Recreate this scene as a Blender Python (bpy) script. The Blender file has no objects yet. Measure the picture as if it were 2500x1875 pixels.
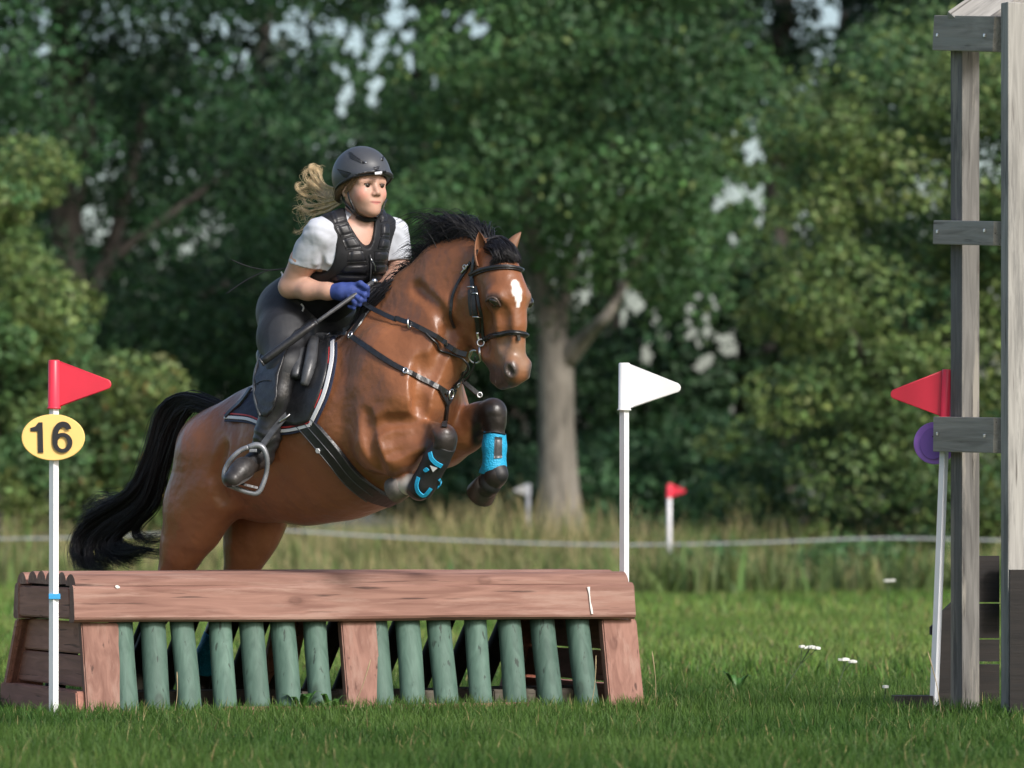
import bpy, bmesh, math, random
import numpy as np
from mathutils import Vector, Matrix
from mathutils.bvhtree import BVHTree
random.seed(7); RNG = np.random.default_rng(7)
SC = bpy.context.scene
COL = SC.collection
# ---------------------------------------------------------------- camera, sky, sun, exposure
FPX = 12000.0; D0 = 20.0; CAMH = 0.79; HORIZ = 1280.0     # focal length in photo pixels, metres to the plane y=0
cam_d = bpy.data.cameras.new("camera"); cam = bpy.data.objects.new("camera", cam_d); COL.objects.link(cam)
cam.location = (0, -D0, CAMH); cam.rotation_euler = (math.radians(90), 0, 0)
cam_d.sensor_width = 36.0; cam_d.lens = FPX / 2500 * 36.0; cam_d.shift_y = (HORIZ - 937.5) / 2500
cam_d.clip_start = 0.5; cam_d.clip_end = 3000
cam_d.dof.use_dof = True; cam_d.dof.focus_distance = 20.3; cam_d.dof.aperture_fstop = 3.8
SC.camera = cam
SUN_EL = math.radians(36); SUN_AZ = math.radians(39)      # azimuth measured from the camera's side (-y) towards +x
sd = Vector((math.cos(SUN_EL) * math.sin(SUN_AZ), -math.cos(SUN_EL) * math.cos(SUN_AZ), math.sin(SUN_EL)))
wd = bpy.data.worlds.new("World"); SC.world = wd; wd.use_nodes = True
nt = wd.node_tree; bg = nt.nodes["Background"]; sky = nt.nodes.new("ShaderNodeTexSky"); sky.sky_type = 'NISHITA'
sky.sun_disc = False; sky.sun_elevation = SUN_EL; sky.sun_rotation = math.atan2(sd.x, sd.y)
sky.air_density = 1.0; sky.dust_density = 3.0; sky.ozone_density = 1.0
nt.links.new(sky.outputs[0], bg.inputs[0]); bg.inputs[1].default_value = 0.135
sun_d = bpy.data.lights.new("sun", 'SUN'); sun_d.energy = 2.7; sun_d.angle = math.radians(11); sun_d.color = (1.0, 0.975, 0.945)
sun = bpy.data.objects.new("sun", sun_d); COL.objects.link(sun); sun.rotation_euler = sd.to_track_quat('Z', 'Y').to_euler()
sun.location = (8, -12, 16)
SC.view_settings.view_transform = 'Standard'; SC.view_settings.look = 'None'; SC.view_settings.gamma = 1.0
SC.view_settings.exposure = 0.52; SC.view_settings.use_curve_mapping = False
SC.render.engine = 'CYCLES'; SC.cycles.use_denoising = True
SC.cycles.max_bounces = 6; SC.cycles.transparent_max_bounces = 8
# ---------------------------------------------------------------- helpers
def W(px, py, y=0.0):                                     # a point of the place at depth y, from where it shows in the photo
    k = (D0 + y) / FPX
    return np.array([(px - 1250.0) * k, y, CAMH - (py - HORIZ) * k])
def link(o, parent=None):
    COL.objects.link(o)
    if parent is not None:
        o.parent = parent; o.matrix_parent_inverse = parent.matrix_world.inverted()
    return o
def tag(o, label=None, cat=None, group=None, kind=None):
    if label: o["label"] = label
    if cat: o["category"] = cat
    if group: o["group"] = group
    if kind: o["kind"] = kind
    return o
def empty(name, loc, label, cat, group=None, rot=(0, 0, 0)):
    o = bpy.data.objects.new(name, None); o.empty_display_size = 0.1
    o.location = Vector(loc); o.rotation_euler = rot; COL.objects.link(o)
    o.matrix_world = Matrix.Translation(Vector(loc)) @ Matrix.Rotation(rot[2], 4, 'Z')
    return tag(o, label, cat, group)
def mesh_np(name, V, F, mat=None, parent=None, smooth=True, colors=None):
    V = np.asarray(V, dtype=np.float32).reshape(-1, 3); F = np.asarray(F, dtype=np.int32)
    me = bpy.data.meshes.new(name); n = F.shape[1]
    me.vertices.add(len(V)); me.vertices.foreach_set("co", V.ravel())
    me.loops.add(F.size); me.loops.foreach_set("vertex_index", F.ravel())
    me.polygons.add(len(F)); me.polygons.foreach_set("loop_start", np.arange(len(F), dtype=np.int32) * n)
    me.polygons.foreach_set("loop_total", np.full(len(F), n, dtype=np.int32))
    me.polygons.foreach_set("use_smooth", np.full(len(F), smooth, dtype=bool))
    me.update(calc_edges=True); me.validate()
    if colors is not None:
        ca = me.color_attributes.new("col", 'FLOAT_COLOR', 'POINT')
        c4 = np.ones((len(V), 4), dtype=np.float32); c4[:, :3] = colors; ca.data.foreach_set("color", c4.ravel())
    if mat: me.materials.append(mat)
    o = bpy.data.objects.new(name, me)
    return link(o, parent)
class MB:                                                 # collects polygons for one mesh
    def __init__(s): s.v = []; s.f = []
    def add(s, V, F):
        n = len(s.v); s.v += [tuple(map(float, p)) for p in V]; s.f += [tuple(i + n for i in f) for f in F]; return s
    def box(s, c, h, R=None, ch=0.0):                     # centre, half sizes, rotation, chamfer
        c = np.array(c, float); h = np.array(h, float); R = np.eye(3) if R is None else np.asarray(R)
        if ch <= 0:
            V = [c + R @ (h * np.array(q)) for q in [(-1,-1,-1),(1,-1,-1),(1,1,-1),(-1,1,-1),(-1,-1,1),(1,-1,1),(1,1,1),(-1,1,1)]]
            return s.add(V, [(0,3,2,1),(4,5,6,7),(0,1,5,4),(1,2,6,5),(2,3,7,6),(3,0,4,7)])
        bm = bmesh.new(); bmesh.ops.create_cube(bm, size=2.0)
        for v in bm.verts: v.co = Vector((v.co.x * h[0], v.co.y * h[1], v.co.z * h[2]))
        bmesh.ops.bevel(bm, geom=bm.edges[:], offset=ch, segments=2, affect='EDGES', profile=0.6)
        bm.verts.index_update()
        V = [c + R @ np.array(v.co) for v in bm.verts]; F = [tuple(v.index for v in f.verts) for f in bm.faces]; bm.free()
        return s.add(V, F)
    def tube(s, P, r, n=8, cap=True):
        P = [np.array(p, float) for p in P]; m = len(P); r = [r] * m if np.isscalar(r) else r
        base = len(s.v); T0 = None
        for i in range(m):
            t = P[min(i+1, m-1)] - P[max(i-1, 0)]; t /= (np.linalg.norm(t) + 1e-9)
            if T0 is None:
                a = np.array([0, 0, 1.0]) if abs(t[2]) < .9 else np.array([1.0, 0, 0]); u = np.cross(t, a)
            else: u = T0 - t * np.dot(T0, t)
            u /= np.linalg.norm(u) + 1e-9; T0 = u; w = np.cross(t, u)
            for j in range(n):
                a = 2 * math.pi * j / n; s.v.append(tuple(P[i] + r[i] * (math.cos(a) * u + math.sin(a) * w)))
        for i in range(m - 1):
            for j in range(n):
                s.f.append((base+i*n+j, base+i*n+(j+1)%n, base+(i+1)*n+(j+1)%n, base+(i+1)*n+j))
        if cap:
            s.f.append(tuple(base + j for j in range(n))[::-1]); s.f.append(tuple(base + (m-1)*n + j for j in range(n)))
        return s
    def ring(s, c, nrm, R, r, n=20, m=6, sx=1.0):
        nrm = np.array(nrm, float); nrm /= np.linalg.norm(nrm); a = np.array([0, 0, 1.0]) if abs(nrm[2]) < .9 else np.array([1.0, 0, 0])
        u = np.cross(a, nrm); u /= np.linalg.norm(u); w = np.cross(nrm, u); base = len(s.v); c = np.array(c, float)
        for i in range(n):
            t = 2*math.pi*i/n; d = math.cos(t)*u*sx + math.sin(t)*w; dn = d/np.linalg.norm(d)
            for j in range(m):
                q = 2*math.pi*j/m; s.v.append(tuple(c + R*d + r*(math.cos(q)*dn + math.sin(q)*nrm)))
        for i in range(n):
            for j in range(m):
                s.f.append((base+i*m+j, base+((i+1)%n)*m+j, base+((i+1)%n)*m+(j+1)%m, base+i*m+(j+1)%m))
        return s
    def strap(s, P, N, w, th):                            # flat band along P, face normal N
        P = np.asarray(P, float); N = np.asarray(N, float); m = len(P); base = len(s.v)
        w = np.full(m, w) if np.isscalar(w) else np.asarray(w)
        for i in range(m):
            t = P[min(i+1, m-1)] - P[max(i-1, 0)]; t /= np.linalg.norm(t) + 1e-9
            nn = N[i] - t*np.dot(N[i], t); nn /= np.linalg.norm(nn) + 1e-9; b = np.cross(t, nn)
            for (a, c) in ((-1, 0), (-.85, 1), (.85, 1), (1, 0)):
                s.v.append(tuple(P[i] + b*a*w[i]/2 + nn*c*th))
        for i in range(m - 1):
            for j in range(4):
                s.f.append((base+i*4+j, base+(i+1)*4+j, base+(i+1)*4+(j+1)%4, base+i*4+(j+1)%4))
        s.f.append((base, base+1, base+2, base+3)); e = base+(m-1)*4; s.f.append((e+3, e+2, e+1, e)); return s
    def build(s, name, mat, parent=None, smooth=False):
        me = bpy.data.meshes.new(name); me.from_pydata(s.v, [], s.f); me.validate()
        bm = bmesh.new(); bm.from_mesh(me); bmesh.ops.recalc_face_normals(bm, faces=bm.faces[:]); bm.to_mesh(me); bm.free()
        if smooth:
            me.polygons.foreach_set("use_smooth", np.ones(len(me.polygons), dtype=bool))
        me.materials.append(mat); o = bpy.data.objects.new(name, me); return link(o, parent)
def rotz(a): c, s = math.cos(a), math.sin(a); return np.array([[c, -s, 0], [s, c, 0], [0, 0, 1.0]])
def smoothpath(P, n, closed=False):                       # Catmull-Rom resampling
    P = np.asarray(P, float); m = len(P); out = []
    for q in np.linspace(0, m - 1, n):
        i = min(int(q), m - 2); t = q - i
        p0, p1, p2, p3 = P[max(i-1, 0)], P[i], P[i+1], P[min(i+2, m-1)]
        out.append(.5*((2*p1) + (-p0+p2)*t + (2*p0-5*p1+4*p2-p3)*t*t + (-p0+3*p1-3*p2+p3)*t**3))
    return np.array(out)
# ---------------------------------------------------------------- materials
def mat(name, col=(.5, .5, .5), rough=.6, var=.0, scale=8.0, bump=0.0, bscale=60.0, spec=.5, metal=0.0, sheen=0.0, coat=0.0,
        stretch=None, col2=None, vcol=False, attr=None, transl=0.0, detail=4.0, bump2=0.0, bscale2=8.0):
    m = bpy.data.materials.new(name); m.use_nodes = True; t = m.node_tree; b = t.nodes["Principled BSDF"]
    b.inputs["Roughness"].default_value = rough; b.inputs["Metallic"].default_value = metal
    b.inputs["Specular IOR Level"].default_value = spec; b.inputs["Base Color"].default_value = (*col, 1)
    if sheen: b.inputs["Sheen Weight"].default_value = sheen; b.inputs["Sheen Roughness"].default_value = .4
    if coat: b.inputs["Coat Weight"].default_value = coat; b.inputs["Coat Roughness"].default_value = .15
    tc = t.nodes.new("ShaderNodeTexCoord"); mp = t.nodes.new("ShaderNodeMapping")
    t.links.new(tc.outputs["Object"], mp.inputs[0])
    if stretch: mp.inputs["Scale"].default_value = stretch
    src = None
    if vcol:
        a = t.nodes.new("ShaderNodeVertexColor"); a.layer_name = "col"; src = a.outputs[0]
    if var > 0 or col2 is not None:
        n = t.nodes.new("ShaderNodeTexNoise"); n.inputs["Scale"].default_value = scale; n.inputs["Detail"].default_value = detail
        t.links.new(mp.outputs[0], n.inputs["Vector"])
        r = t.nodes.new("ShaderNodeValToRGB"); r.color_ramp.elements[0].position = .3; r.color_ramp.elements[1].position = .7
        if vcol:
            r.color_ramp.elements[0].color = (1-var, 1-var, 1-var, 1); r.color_ramp.elements[1].color = (1+var, 1+var, 1+var, 1)
            mx = t.nodes.new("ShaderNodeMix"); mx.data_type = 'RGBA'; mx.blend_type = 'MULTIPLY'; mx.inputs[0].default_value = 1
            t.links.new(src, mx.inputs[6]); t.links.new(r.outputs[0], mx.inputs[7]); src = mx.outputs[2]
        else:
            c2 = col2 if col2 is not None else tuple(min(1, x*(1+var)) for x in col); c1 = col if col2 is not None else tuple(x*(1-var) for x in col)
            r.color_ramp.elements[0].color = (*c1, 1); r.color_ramp.elements[1].color = (*c2, 1); src = r.outputs[0]
        t.links.new(n.outputs["Fac"], r.inputs[0])
    if src is not None: t.links.new(src, b.inputs["Base Color"])
    if bump > 0:
        n2 = t.nodes.new("ShaderNodeTexNoise"); n2.inputs["Scale"].default_value = bscale; n2.inputs["Detail"].default_value = 5
        t.links.new(mp.outputs[0], n2.inputs["Vector"])
        if bump2 > 0:
            n3 = t.nodes.new("ShaderNodeTexNoise"); n3.inputs["Scale"].default_value = bscale2; n3.inputs["Detail"].default_value = 2; t.links.new(mp.outputs[0], n3.inputs["Vector"])
            b3 = t.nodes.new("ShaderNodeBump"); b3.inputs["Strength"].default_value = bump2; b3.inputs["Distance"].default_value = .05; t.links.new(n3.outputs["Fac"], b3.inputs["Height"])
        bp = t.nodes.new("ShaderNodeBump"); bp.inputs["Strength"].default_value = bump; bp.inputs["Distance"].default_value = .01
        t.links.new(n2.outputs["Fac"], bp.inputs["Height"]); t.links.new(bp.outputs[0], b.inputs["Normal"])
        if bump2 > 0: t.links.new(b3.outputs[0], bp.inputs["Normal"])
    if transl > 0:
        tr = t.nodes.new("ShaderNodeBsdfTranslucent"); ms = t.nodes.new("ShaderNodeMixShader"); ms.inputs[0].default_value = transl
        if src is not None: t.links.new(src, tr.inputs[0])
        else: tr.inputs[0].default_value = (*col, 1)
        t.links.new(b.outputs[0], ms.inputs[1]); t.links.new(tr.outputs[0], ms.inputs[2])
        t.links.new(ms.outputs[0], t.nodes["Material Output"].inputs[0])
    return m
# ---------------------------------------------------------------- smooth solids: distance fields turned into meshes
class Field:
    def __init__(s): s.p = []
    def cone(s, a, b, ra, rb, k=.04, lat=None, ratio=1.0, op='u'):
        s.p.append(('c', np.array(a, np.float32), np.array(b, np.float32), float(ra), float(rb), k,
                    None if lat is None or ratio == 1.0 else np.array(lat, np.float32), ratio, op)); return s
    def ell(s, c, R, rad, k=.03, op='u'):                 # rows of R = axes
        s.p.append(('e', np.array(c, np.float32), np.array(R, np.float32), np.array(rad, np.float32), None, k, None, 1.0, op)); return s
    def chain(s, pts, k=.04, lat=None, ratio=1.0, op='u'):
        for (a, ra), (b, rb) in zip(pts[:-1], pts[1:]): s.cone(a, b, ra, rb, k, lat, ratio, op)
        return s
    def one(s, i, P):
        q = s.p[i]
        if q[0] == 'e':
            L = (P - q[1]) @ q[2].T; r = q[3]; k0 = np.linalg.norm(L / r, axis=-1); k1 = np.linalg.norm(L / (r*r), axis=-1)
            return k0 * (k0 - 1.0) / np.maximum(k1, 1e-6)
        a, b, ra, rb, lat, ratio = q[1], q[2], q[3], q[4], q[6], q[7]
        pa = P - a; ba = b - a
        if lat is not None:
            f = 1.0/ratio - 1.0; pa = pa + (pa @ lat)[..., None]*f*lat; ba = ba + (ba @ lat)*f*lat
        l2 = float(ba @ ba); rr = ra - rb; a2 = max(l2 - rr*rr, 1e-9); il2 = 1.0/max(l2, 1e-9)
        y = pa @ ba; z = y - l2
        x = pa*l2 - y[..., None]*ba; x2 = np.sum(x*x, -1); y2 = y*y*l2; z2 = z*z*l2; k = np.sign(rr)*rr*rr*x2
        d = (np.sqrt(np.maximum(x2*a2*il2, 0)) + y*rr)*il2 - ra
        m1 = np.sign(z)*a2*z2 > k; d = np.where(m1, np.sqrt(np.maximum(x2+z2, 0))*il2 - rb, d)
        m2 = (np.sign(y)*a2*y2 < k) & ~m1; d = np.where(m2, np.sqrt(np.maximum(x2+y2, 0))*il2 - ra, d)
        return d * min(1.0, ratio) if lat is not None else d
    @staticmethod
    def comb(d, e, k, op):
        if op == 'u':
            h = np.maximum(k - np.abs(d - e), 0)/k; return np.minimum(d, e) - h*h*k*.25
        e = -e if op == 's' else e                        # 's' subtract, 'i' intersect
        h = np.maximum(k - np.abs(d - e), 0)/k; return np.maximum(d, e) + h*h*k*.25
    def ev(s, P):
        P = np.asarray(P, np.float32); d = np.full(P.shape[:-1], 10.0, np.float32)
        for i, q in enumerate(s.p): d = s.comb(d, s.one(i, P), q[5], q[8])
        return d
    def grad(s, P, e=.004):
        P = np.asarray(P, np.float32); g = np.stack([s.ev(P + np.eye(3, dtype=np.float32)[i]*e) - s.ev(P - np.eye(3, dtype=np.float32)[i]*e) for i in range(3)], -1)
        return g/(np.linalg.norm(g, axis=-1, keepdims=True) + 1e-9)
    def mesh(s, lo, hi, h, O=None, R=None, post=None, B=6):
        """surface nets in the local box lo..hi (axes = rows of R at O); post(P, d) may reshape the field"""
        O = np.zeros(3, np.float32) if O is None else np.asarray(O, np.float32); R = np.eye(3, dtype=np.float32) if R is None else np.asarray(R, np.float32)
        lo = np.asarray(lo, np.float32); nb = np.ceil((np.asarray(hi) - lo)/(h*B)).astype(int); n = nb*B
        bi = np.stack(np.meshgrid(*[np.arange(q) for q in nb], indexing='ij'), -1).reshape(-1, 3)
        C = (lo + (bi + .5)*B*h - .5*h).astype(np.float32) @ R + O
        E = [s.one(i, C) for i in range(len(s.p))]; d = np.full(len(C), 10.0, np.float32)
        for i, q in enumerate(s.p): d = s.comb(d, E[i], q[5], q[8])
        rad = B*h*.87; act = np.abs(d) < rad*1.6 + (.02 if post else 0)
        A = bi[act]; off = np.stack(np.meshgrid(*[np.arange(B)]*3, indexing='ij'), -1).reshape(-1, 3)
        P = (lo + (A[:, None, :]*B + off[None])*h).astype(np.float32) @ R + O
        D = np.full(P.shape[:2], 10.0, np.float32)
        for i, q in enumerate(s.p):
            if q[8] == 'i': use = np.ones(len(A), bool)
            else: use = E[i][act] < rad*3.2 + q[5]*1.5
            if not use.any(): continue
            D[use] = s.comb(D[use], s.one(i, P[use]), q[5], q[8])
        if post is not None: D = post(P, D)
        V = np.repeat(np.repeat(np.repeat(d.reshape(nb), B, 0), B, 1), B, 2)
        Vb = V.reshape(nb[0], B, nb[1], B, nb[2], B).transpose(0, 2, 4, 1, 3, 5).copy()
        Vb[A[:, 0], A[:, 1], A[:, 2]] = D.reshape(-1, B, B, B)
        V = Vb.transpose(0, 3, 1, 4, 2, 5).reshape(n)
        neg = V < 0; sm = np.zeros(n - 1, np.uint8)
        for c in np.ndindex(2, 2, 2): sm += neg[c[0]:n[0]-1+c[0], c[1]:n[1]-1+c[1], c[2]:n[2]-1+c[2]]
        I = np.argwhere((sm > 0) & (sm < 8)); acc = np.zeros((len(I), 3), np.float32); cnt = np.zeros(len(I), np.float32)
        cs = list(np.ndindex(2, 2, 2)); cv = {c: V[I[:, 0]+c[0], I[:, 1]+c[1], I[:, 2]+c[2]] for c in cs}
        for c in cs:
            for ax in range(3):
                if c[ax] == 0:
                    e = list(c); e[ax] = 1; e = tuple(e); x = (cv[c] < 0) != (cv[e] < 0)
                    t = np.where(x, cv[c]/(cv[c]-cv[e]+1e-12), 0); p = np.tile(np.array(c, np.float32), (len(I), 1)); p[:, ax] += t
                    acc[x] += p[x]; cnt += x
        verts = (lo + (I + acc/cnt[:, None])*h) @ R + O
        ids = np.full(n - 1, -1, np.int32); ids[I[:, 0], I[:, 1], I[:, 2]] = np.arange(len(I)); Q = []
        for ax in range(3):
            sl0 = [slice(None)]*3; sl1 = [slice(None)]*3; sl0[ax] = slice(0, n[ax]-1); sl1[ax] = slice(1, n[ax])
            x = np.argwhere(neg[tuple(sl0)] != neg[tuple(sl1)]); o1, o2 = (ax+1) % 3, (ax+2) % 3
            x = x[(x[:, o1] > 0) & (x[:, o2] > 0) & (x[:, o1] < n[o1]-1) & (x[:, o2] < n[o2]-1)]
            fl = neg[x[:, 0], x[:, 1], x[:, 2]]
            def cid(a, b):
                y = x.copy(); y[:, o1] -= a; y[:, o2] -= b; return ids[y[:, 0], y[:, 1], y[:, 2]]
            q = np.stack([cid(1, 1), cid(0, 1), cid(0, 0), cid(1, 0)], -1); q[~fl] = q[~fl][:, ::-1]; Q.append(q)
        Q = np.concatenate(Q); Q = Q[(Q >= 0).all(1)]
        if np.linalg.det(R) < 0: Q = Q[:, ::-1]
        return verts, Q
    def hit(s, O, Dr, off=0.0, tmax=24.0, t0=17.5, steps=70, get=None):
        """walk rays to the surface; where one misses, the nearest approach"""
        t = np.full(len(Dr), t0, np.float32); best = np.full(len(Dr), 9.0, np.float32); bt = t.copy()
        for _ in range(steps):
            d = s.ev(O + Dr*t[:, None]) - off
            b = d < best; best[b] = d[b]; bt[b] = t[b]; t = t + np.where(np.abs(d) < 4e-4, 0, d*.8); t = np.minimum(t, tmax)
        return np.where(best < .002, t, bt)
def drape(fld, pix, off=.004):
    """points on the solid's surface, and its normals, at the photo places pix"""
    O = np.array([0, -D0, CAMH], np.float32); pix = np.asarray(pix, np.float32)
    Dr = np.stack([(pix[:, 0]-1250)/FPX, np.ones(len(pix), np.float32), -(pix[:, 1]-HORIZ)/FPX], -1); Dr /= np.linalg.norm(Dr, axis=1, keepdims=True)
    bvh = getattr(fld, "bvh", None)
    if bvh is None:
        t = fld.hit(O, Dr.astype(np.float32), off, steps=45); P = O + Dr*t[:, None]; return P, fld.grad(P)
    P = np.zeros((len(pix), 3), np.float32)
    for i in range(len(pix)):
        h = bvh.ray_cast(Vector(O), Vector(Dr[i]))
        if h[0] is not None: P[i] = h[0]
        else:
            best = 9.0
            for t in np.linspace(19.2, 21.8, 66):
                q = bvh.find_nearest(Vector(O + Dr[i]*t))
                if q[3] < best: best = q[3]; P[i] = q[0]
    N = fld.grad(P); return P + N*off, N
# ================================================================ HORSE
TH = math.radians(43); HY0 = 0.70
H0 = W(800, 1000, HY0); H0[2] = 0
HF = np.array([math.cos(TH), -math.sin(TH), 0]); HR = np.array([-math.sin(TH), -math.cos(TH), 0])   # forward, to its right
def on_plane(px, py, t, O, f, r):
    k = (px - 1250)/FPX; o = O + t*r
    s = (k*(D0 + o[1]) - o[0])/(f[0] - k*f[1]); p = o + s*f
    p = np.array(p); p[2] = CAMH - (py - HORIZ)/FPX*(D0 + p[1]); return p
def H(px, py, t=0.0): return on_plane(px, py, t, H0, HF, HR)
TA = math.radians(52); A0 = H(1180, 640, 0).copy(); A0[2] = 0
AF = np.array([math.cos(TA), -math.sin(TA), 0]); AR = np.array([-math.sin(TA), -math.cos(TA), 0])
def HH(px, py, t=0.0): return on_plane(px, py, t, A0, AF, AR)
def mirA(p): q = np.array(p, float); d = (q - A0) @ AR; return q - 2*d*AR
def mirH(p): q = np.array(p, float); d = (q - H0) @ HR; return q - 2*d*HR
hf = Field()
def hc(pts, k=.05, ratio=1.0, lat=HR, fn=H, fld=None): (fld or hf).chain([(fn(p[0], p[1], p[2]), p[3]) for p in pts], k, lat, ratio)
# trunk
hc([(515,1100,0,.165),(560,1108,0,.205),(650,1108,0,.280),(750,1085,0,.330),(830,1060,0,.350),(895,1030,0,.350),(965,985,0,.290),(1010,968,0,.205)], .05, .88)
# hind quarters, right then left
for sg, P in ((1, [(520,1118,.13,.178),(478,1240,.15,.133),(447,1335,.15,.088),(426,1395,.15,.068)]),
              (-1, [(605,1112,-.13,.178),(622,1262,-.15,.120),(603,1335,-.14,.090),(588,1392,-.14,.070)])): hc(P, .07, .85)
hc([(560,1085,.12,.13),(528,1195,.17,.112),(490,1290,.16,.09)], .07, .8)
hc([(640,1100,-.12,.13),(640,1215,-.16,.11),(630,1290,-.15,.09)], .07, .8)
hc([(600,1060,.15,.06),(590,1150,.22,.05)], .10)                                 # point of hip to flank
hc([(426,1395,.15,.066),(400,1462,.15,.050),(386,1496,.15,.052),(366,1545,.15,.036),(342,1625,.15,.034),(336,1652,.15,.043),(333,1676,.15,.036),(335,1690,.15,.045)], .025)
hc([(392,1462,.15,.030),(376,1488,.15,.030)], .03)
hc([(588,1392,-.14,.068),(556,1462,-.14,.050),(542,1496,-.14,.052),(523,1545,-.14,.036),(494,1630,-.14,.034),(488,1655,-.14,.043),(484,1676,-.14,.036),(486,1690,-.14,.045)], .025)
# shoulders and fore legs
hc([(905,830,.10,.09),(955,880,.15,.115),(1005,955,.165,.092)], .10, .8)
hc([(1075,780,.05,.075),(1045,870,.08,.095),(1015,940,.10,.10)], .10, .8)
hc([(930,900,.185,.05),(990,965,.195,.05)], .10); hc([(900,960,.225,.05),(925,1050,.235,.06)], .10)
hc([(990,990,.175,.095),(945,1068,.195,.118)], .10, .85)
hc([(930,1088,.21,.108),(968,1094,.20,.108),(1012,1074,.19,.070),(1050,1066,.18,.056),(1078,1068,.18,.058)], .03)
hc([(945,1060,.23,.075),(1010,1058,.205,.045)], .025)
hc([(1084,1070,.18,.052),(1082,1088,.18,.046),(1062,1125,.18,.036),(1034,1178,.18,.034),(1024,1194,.18,.043),(1000,1182,.18,.037),(978,1186,.18,.043)], .022)
hc([(1060,1000,-.16,.12),(1085,1045,-.15,.12)], .08, .85)
hc([(1085,1080,-.15,.105),(1135,1054,-.14,.082),(1168,1022,-.135,.060),(1203,1004,-.13,.054)], .035)
hc([(1205,1008,-.13,.050),(1208,1030,-.13,.043),(1208,1070,-.13,.036),(1210,1140,-.13,.036),(1210,1160,-.13,.046),(1196,1180,-.13,.040),(1186,1192,-.13,.046)], .022)
# breast
hc([(1035,985,.09,.085),(1000,1090,.08,.08)], .06); hc([(1060,985,-.07,.085),(1050,1080,-.07,.08)], .06)
# neck
hc([(975,912,0,.255),(1008,856,0,.228),(1062,778,0,.200),(1108,706,0,.150),(1160,655,0,.112)], .06, .52)
hc([(860,868,0,.075),(935,790,0,.080),(1005,722,0,.062),(1075,652,0,.050),(1150,618,0,.045)], .08, .7)    # withers and crest
hc([(1085,760,.06,.06),(1020,880,.09,.07)], .06)                                                           # brachial muscle
# head
ha = lambda pts, k=.04, ratio=.85: hc(pts, k, ratio, AR, HH)
ha([(1188,640,0,.080),(1216,668,0,.090),(1236,722,0,.088),(1245,790,0,.066),(1247,850,0,.055),(1251,905,0,.054)], .04, .82)
ha([(1162,735,0,.100),(1168,765,0,.090),(1198,838,0,.058),(1222,902,0,.048)], .05, .72)
ha([(1236,926,0,.036),(1250,920,0,.040)], .025, 1.0); ha([(1212,924,0,.026),(1226,934,0,.028)], .02, 1.05)
ha([(1156,728,.052,.060),(1175,770,.045,.050)], .04, .8)                                                   # right cheek
pe = HH(1209, 727, .070); hf.ell(pe, np.eye(3), (.038, .038, .034), .04); hf.ell(mirA(pe), np.eye(3), (.036, .036, .034), .04)
ha([(1224,745,.062,.014),(1236,820,.045,.012)], .04)                                                        # facial crest
pnR = HH(1247, 900, .040); pnL = mirA(pnR)
for pn in (pnR, pnL): hf.ell(pn, np.eye(3), (.026, .026, .036), .045)
pnc, nnc = drape(hf, [(1243, 905)], 0); pnc = pnc[0]; nnc = nnc[0]; ta = np.array([-.30, 0, 1.0]); ta -= nnc*(ta @ nnc); ta /= np.linalg.norm(ta); RN = np.stack([nnc, ta, np.cross(nnc, ta)])
flipA = lambda M: M - 2*np.outer(M @ AR, AR)
hf.ell(pnc, RN, (.024, .026, .0135), .010, 's'); hf.ell(mirA(pnc), flipA(RN), (.024, .026, .0135), .010, 's')
pec, nec = drape(hf, [(1204, 737)], 0); pec = pec[0]; nec = nec[0]; te = np.array([.5, -.3, -.62]); te -= nec*(te @ nec); te /= np.linalg.norm(te); RE = np.stack([nec, te, np.cross(nec, te)])
hf.ell(pec, RE, (.012, .024, .014), .008, 's'); hf.ell(mirA(pec), flipA(RE), (.012, .024, .014), .008, 's')
def groove(pts, r=.011, k=.035, sink=.4):
    P, N = drape(hf, smoothpath(pts, 3*len(pts)), 0); P = P + N*r*sink
    for a, b in zip(P[:-1], P[1:]): hf.cone(a, b, r, r, k, op='s')
    return P
NB0 = len(hf.p)
for g_ in ([(1108,800),(1075,860),(1045,930),(1026,1000)], [(1030,880),(1020,940),(1024,1005)], 
           [(905,1050),(945,1032),(1000,1034),(1040,1040)], [(950,1108),(1000,1084),(1046,1072)], [(940,1075),(990,1062),(1030,1056)], [(893,1010),(900,1080),(930,1150)],
           [(548,1090),(530,1160),(545,1225)], [(1188,770),(1172,820),(1182,850)], [(1222,755),(1228,800),(1224,840)], [(1010,700),(1060,745),(1095,800)]): groove(g_, .0050, .05, .5)
HB = (np.array([-1.45, -.42, -.02]), np.array([1.25, .42, 2.0]))
HRm = np.stack([HF, HR, np.array([0, 0, 1.0])])
Vh, Fh = hf.mesh(HB[0], HB[1], .0075, H0, HRm)
hf.bvh = BVHTree.FromPolygons(Vh.tolist(), Fh.tolist())
# coat colours: bay body, black points, dark muzzle, star, pale right fore pastern
def near(P, a, b, r0, r1):                                # 1 inside r0 of segment ab, 0 outside r1
    a = np.asarray(a, float); b = np.asarray(b, float); ba = b - a; t = np.clip(((P - a) @ ba)/(ba @ ba + 1e-12), 0, 1)
    d = np.linalg.norm(P - a - t[:, None]*ba, axis=1); x = np.clip((r1 - d)/(r1 - r0), 0, 1); return x*x*(3-2*x)
def mixc(c, col, w): return c*(1-w[:, None]) + np.array(col)*w[:, None]
def wob(P, f, s=0): return np.sin(P[:, 0]*f*1.3+s)*np.sin(P[:, 1]*f+1.7*s)*np.sin(P[:, 2]*f*1.1+.6+s)
BAY = np.array([.215, .082, .035]); PNT = (.018, .014, .013)
ch = np.tile(BAY, (len(Vh), 1)); Zl = Vh[:, 2]; sl = (Vh - H0) @ HF; tl = (Vh - H0) @ HR
ch = mixc(ch, (.33, .155, .07), np.clip((.95 - Zl)/.25, 0, 1)*np.clip((sl+.75)/.3, 0, 1)*.75)                # paler belly
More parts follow.
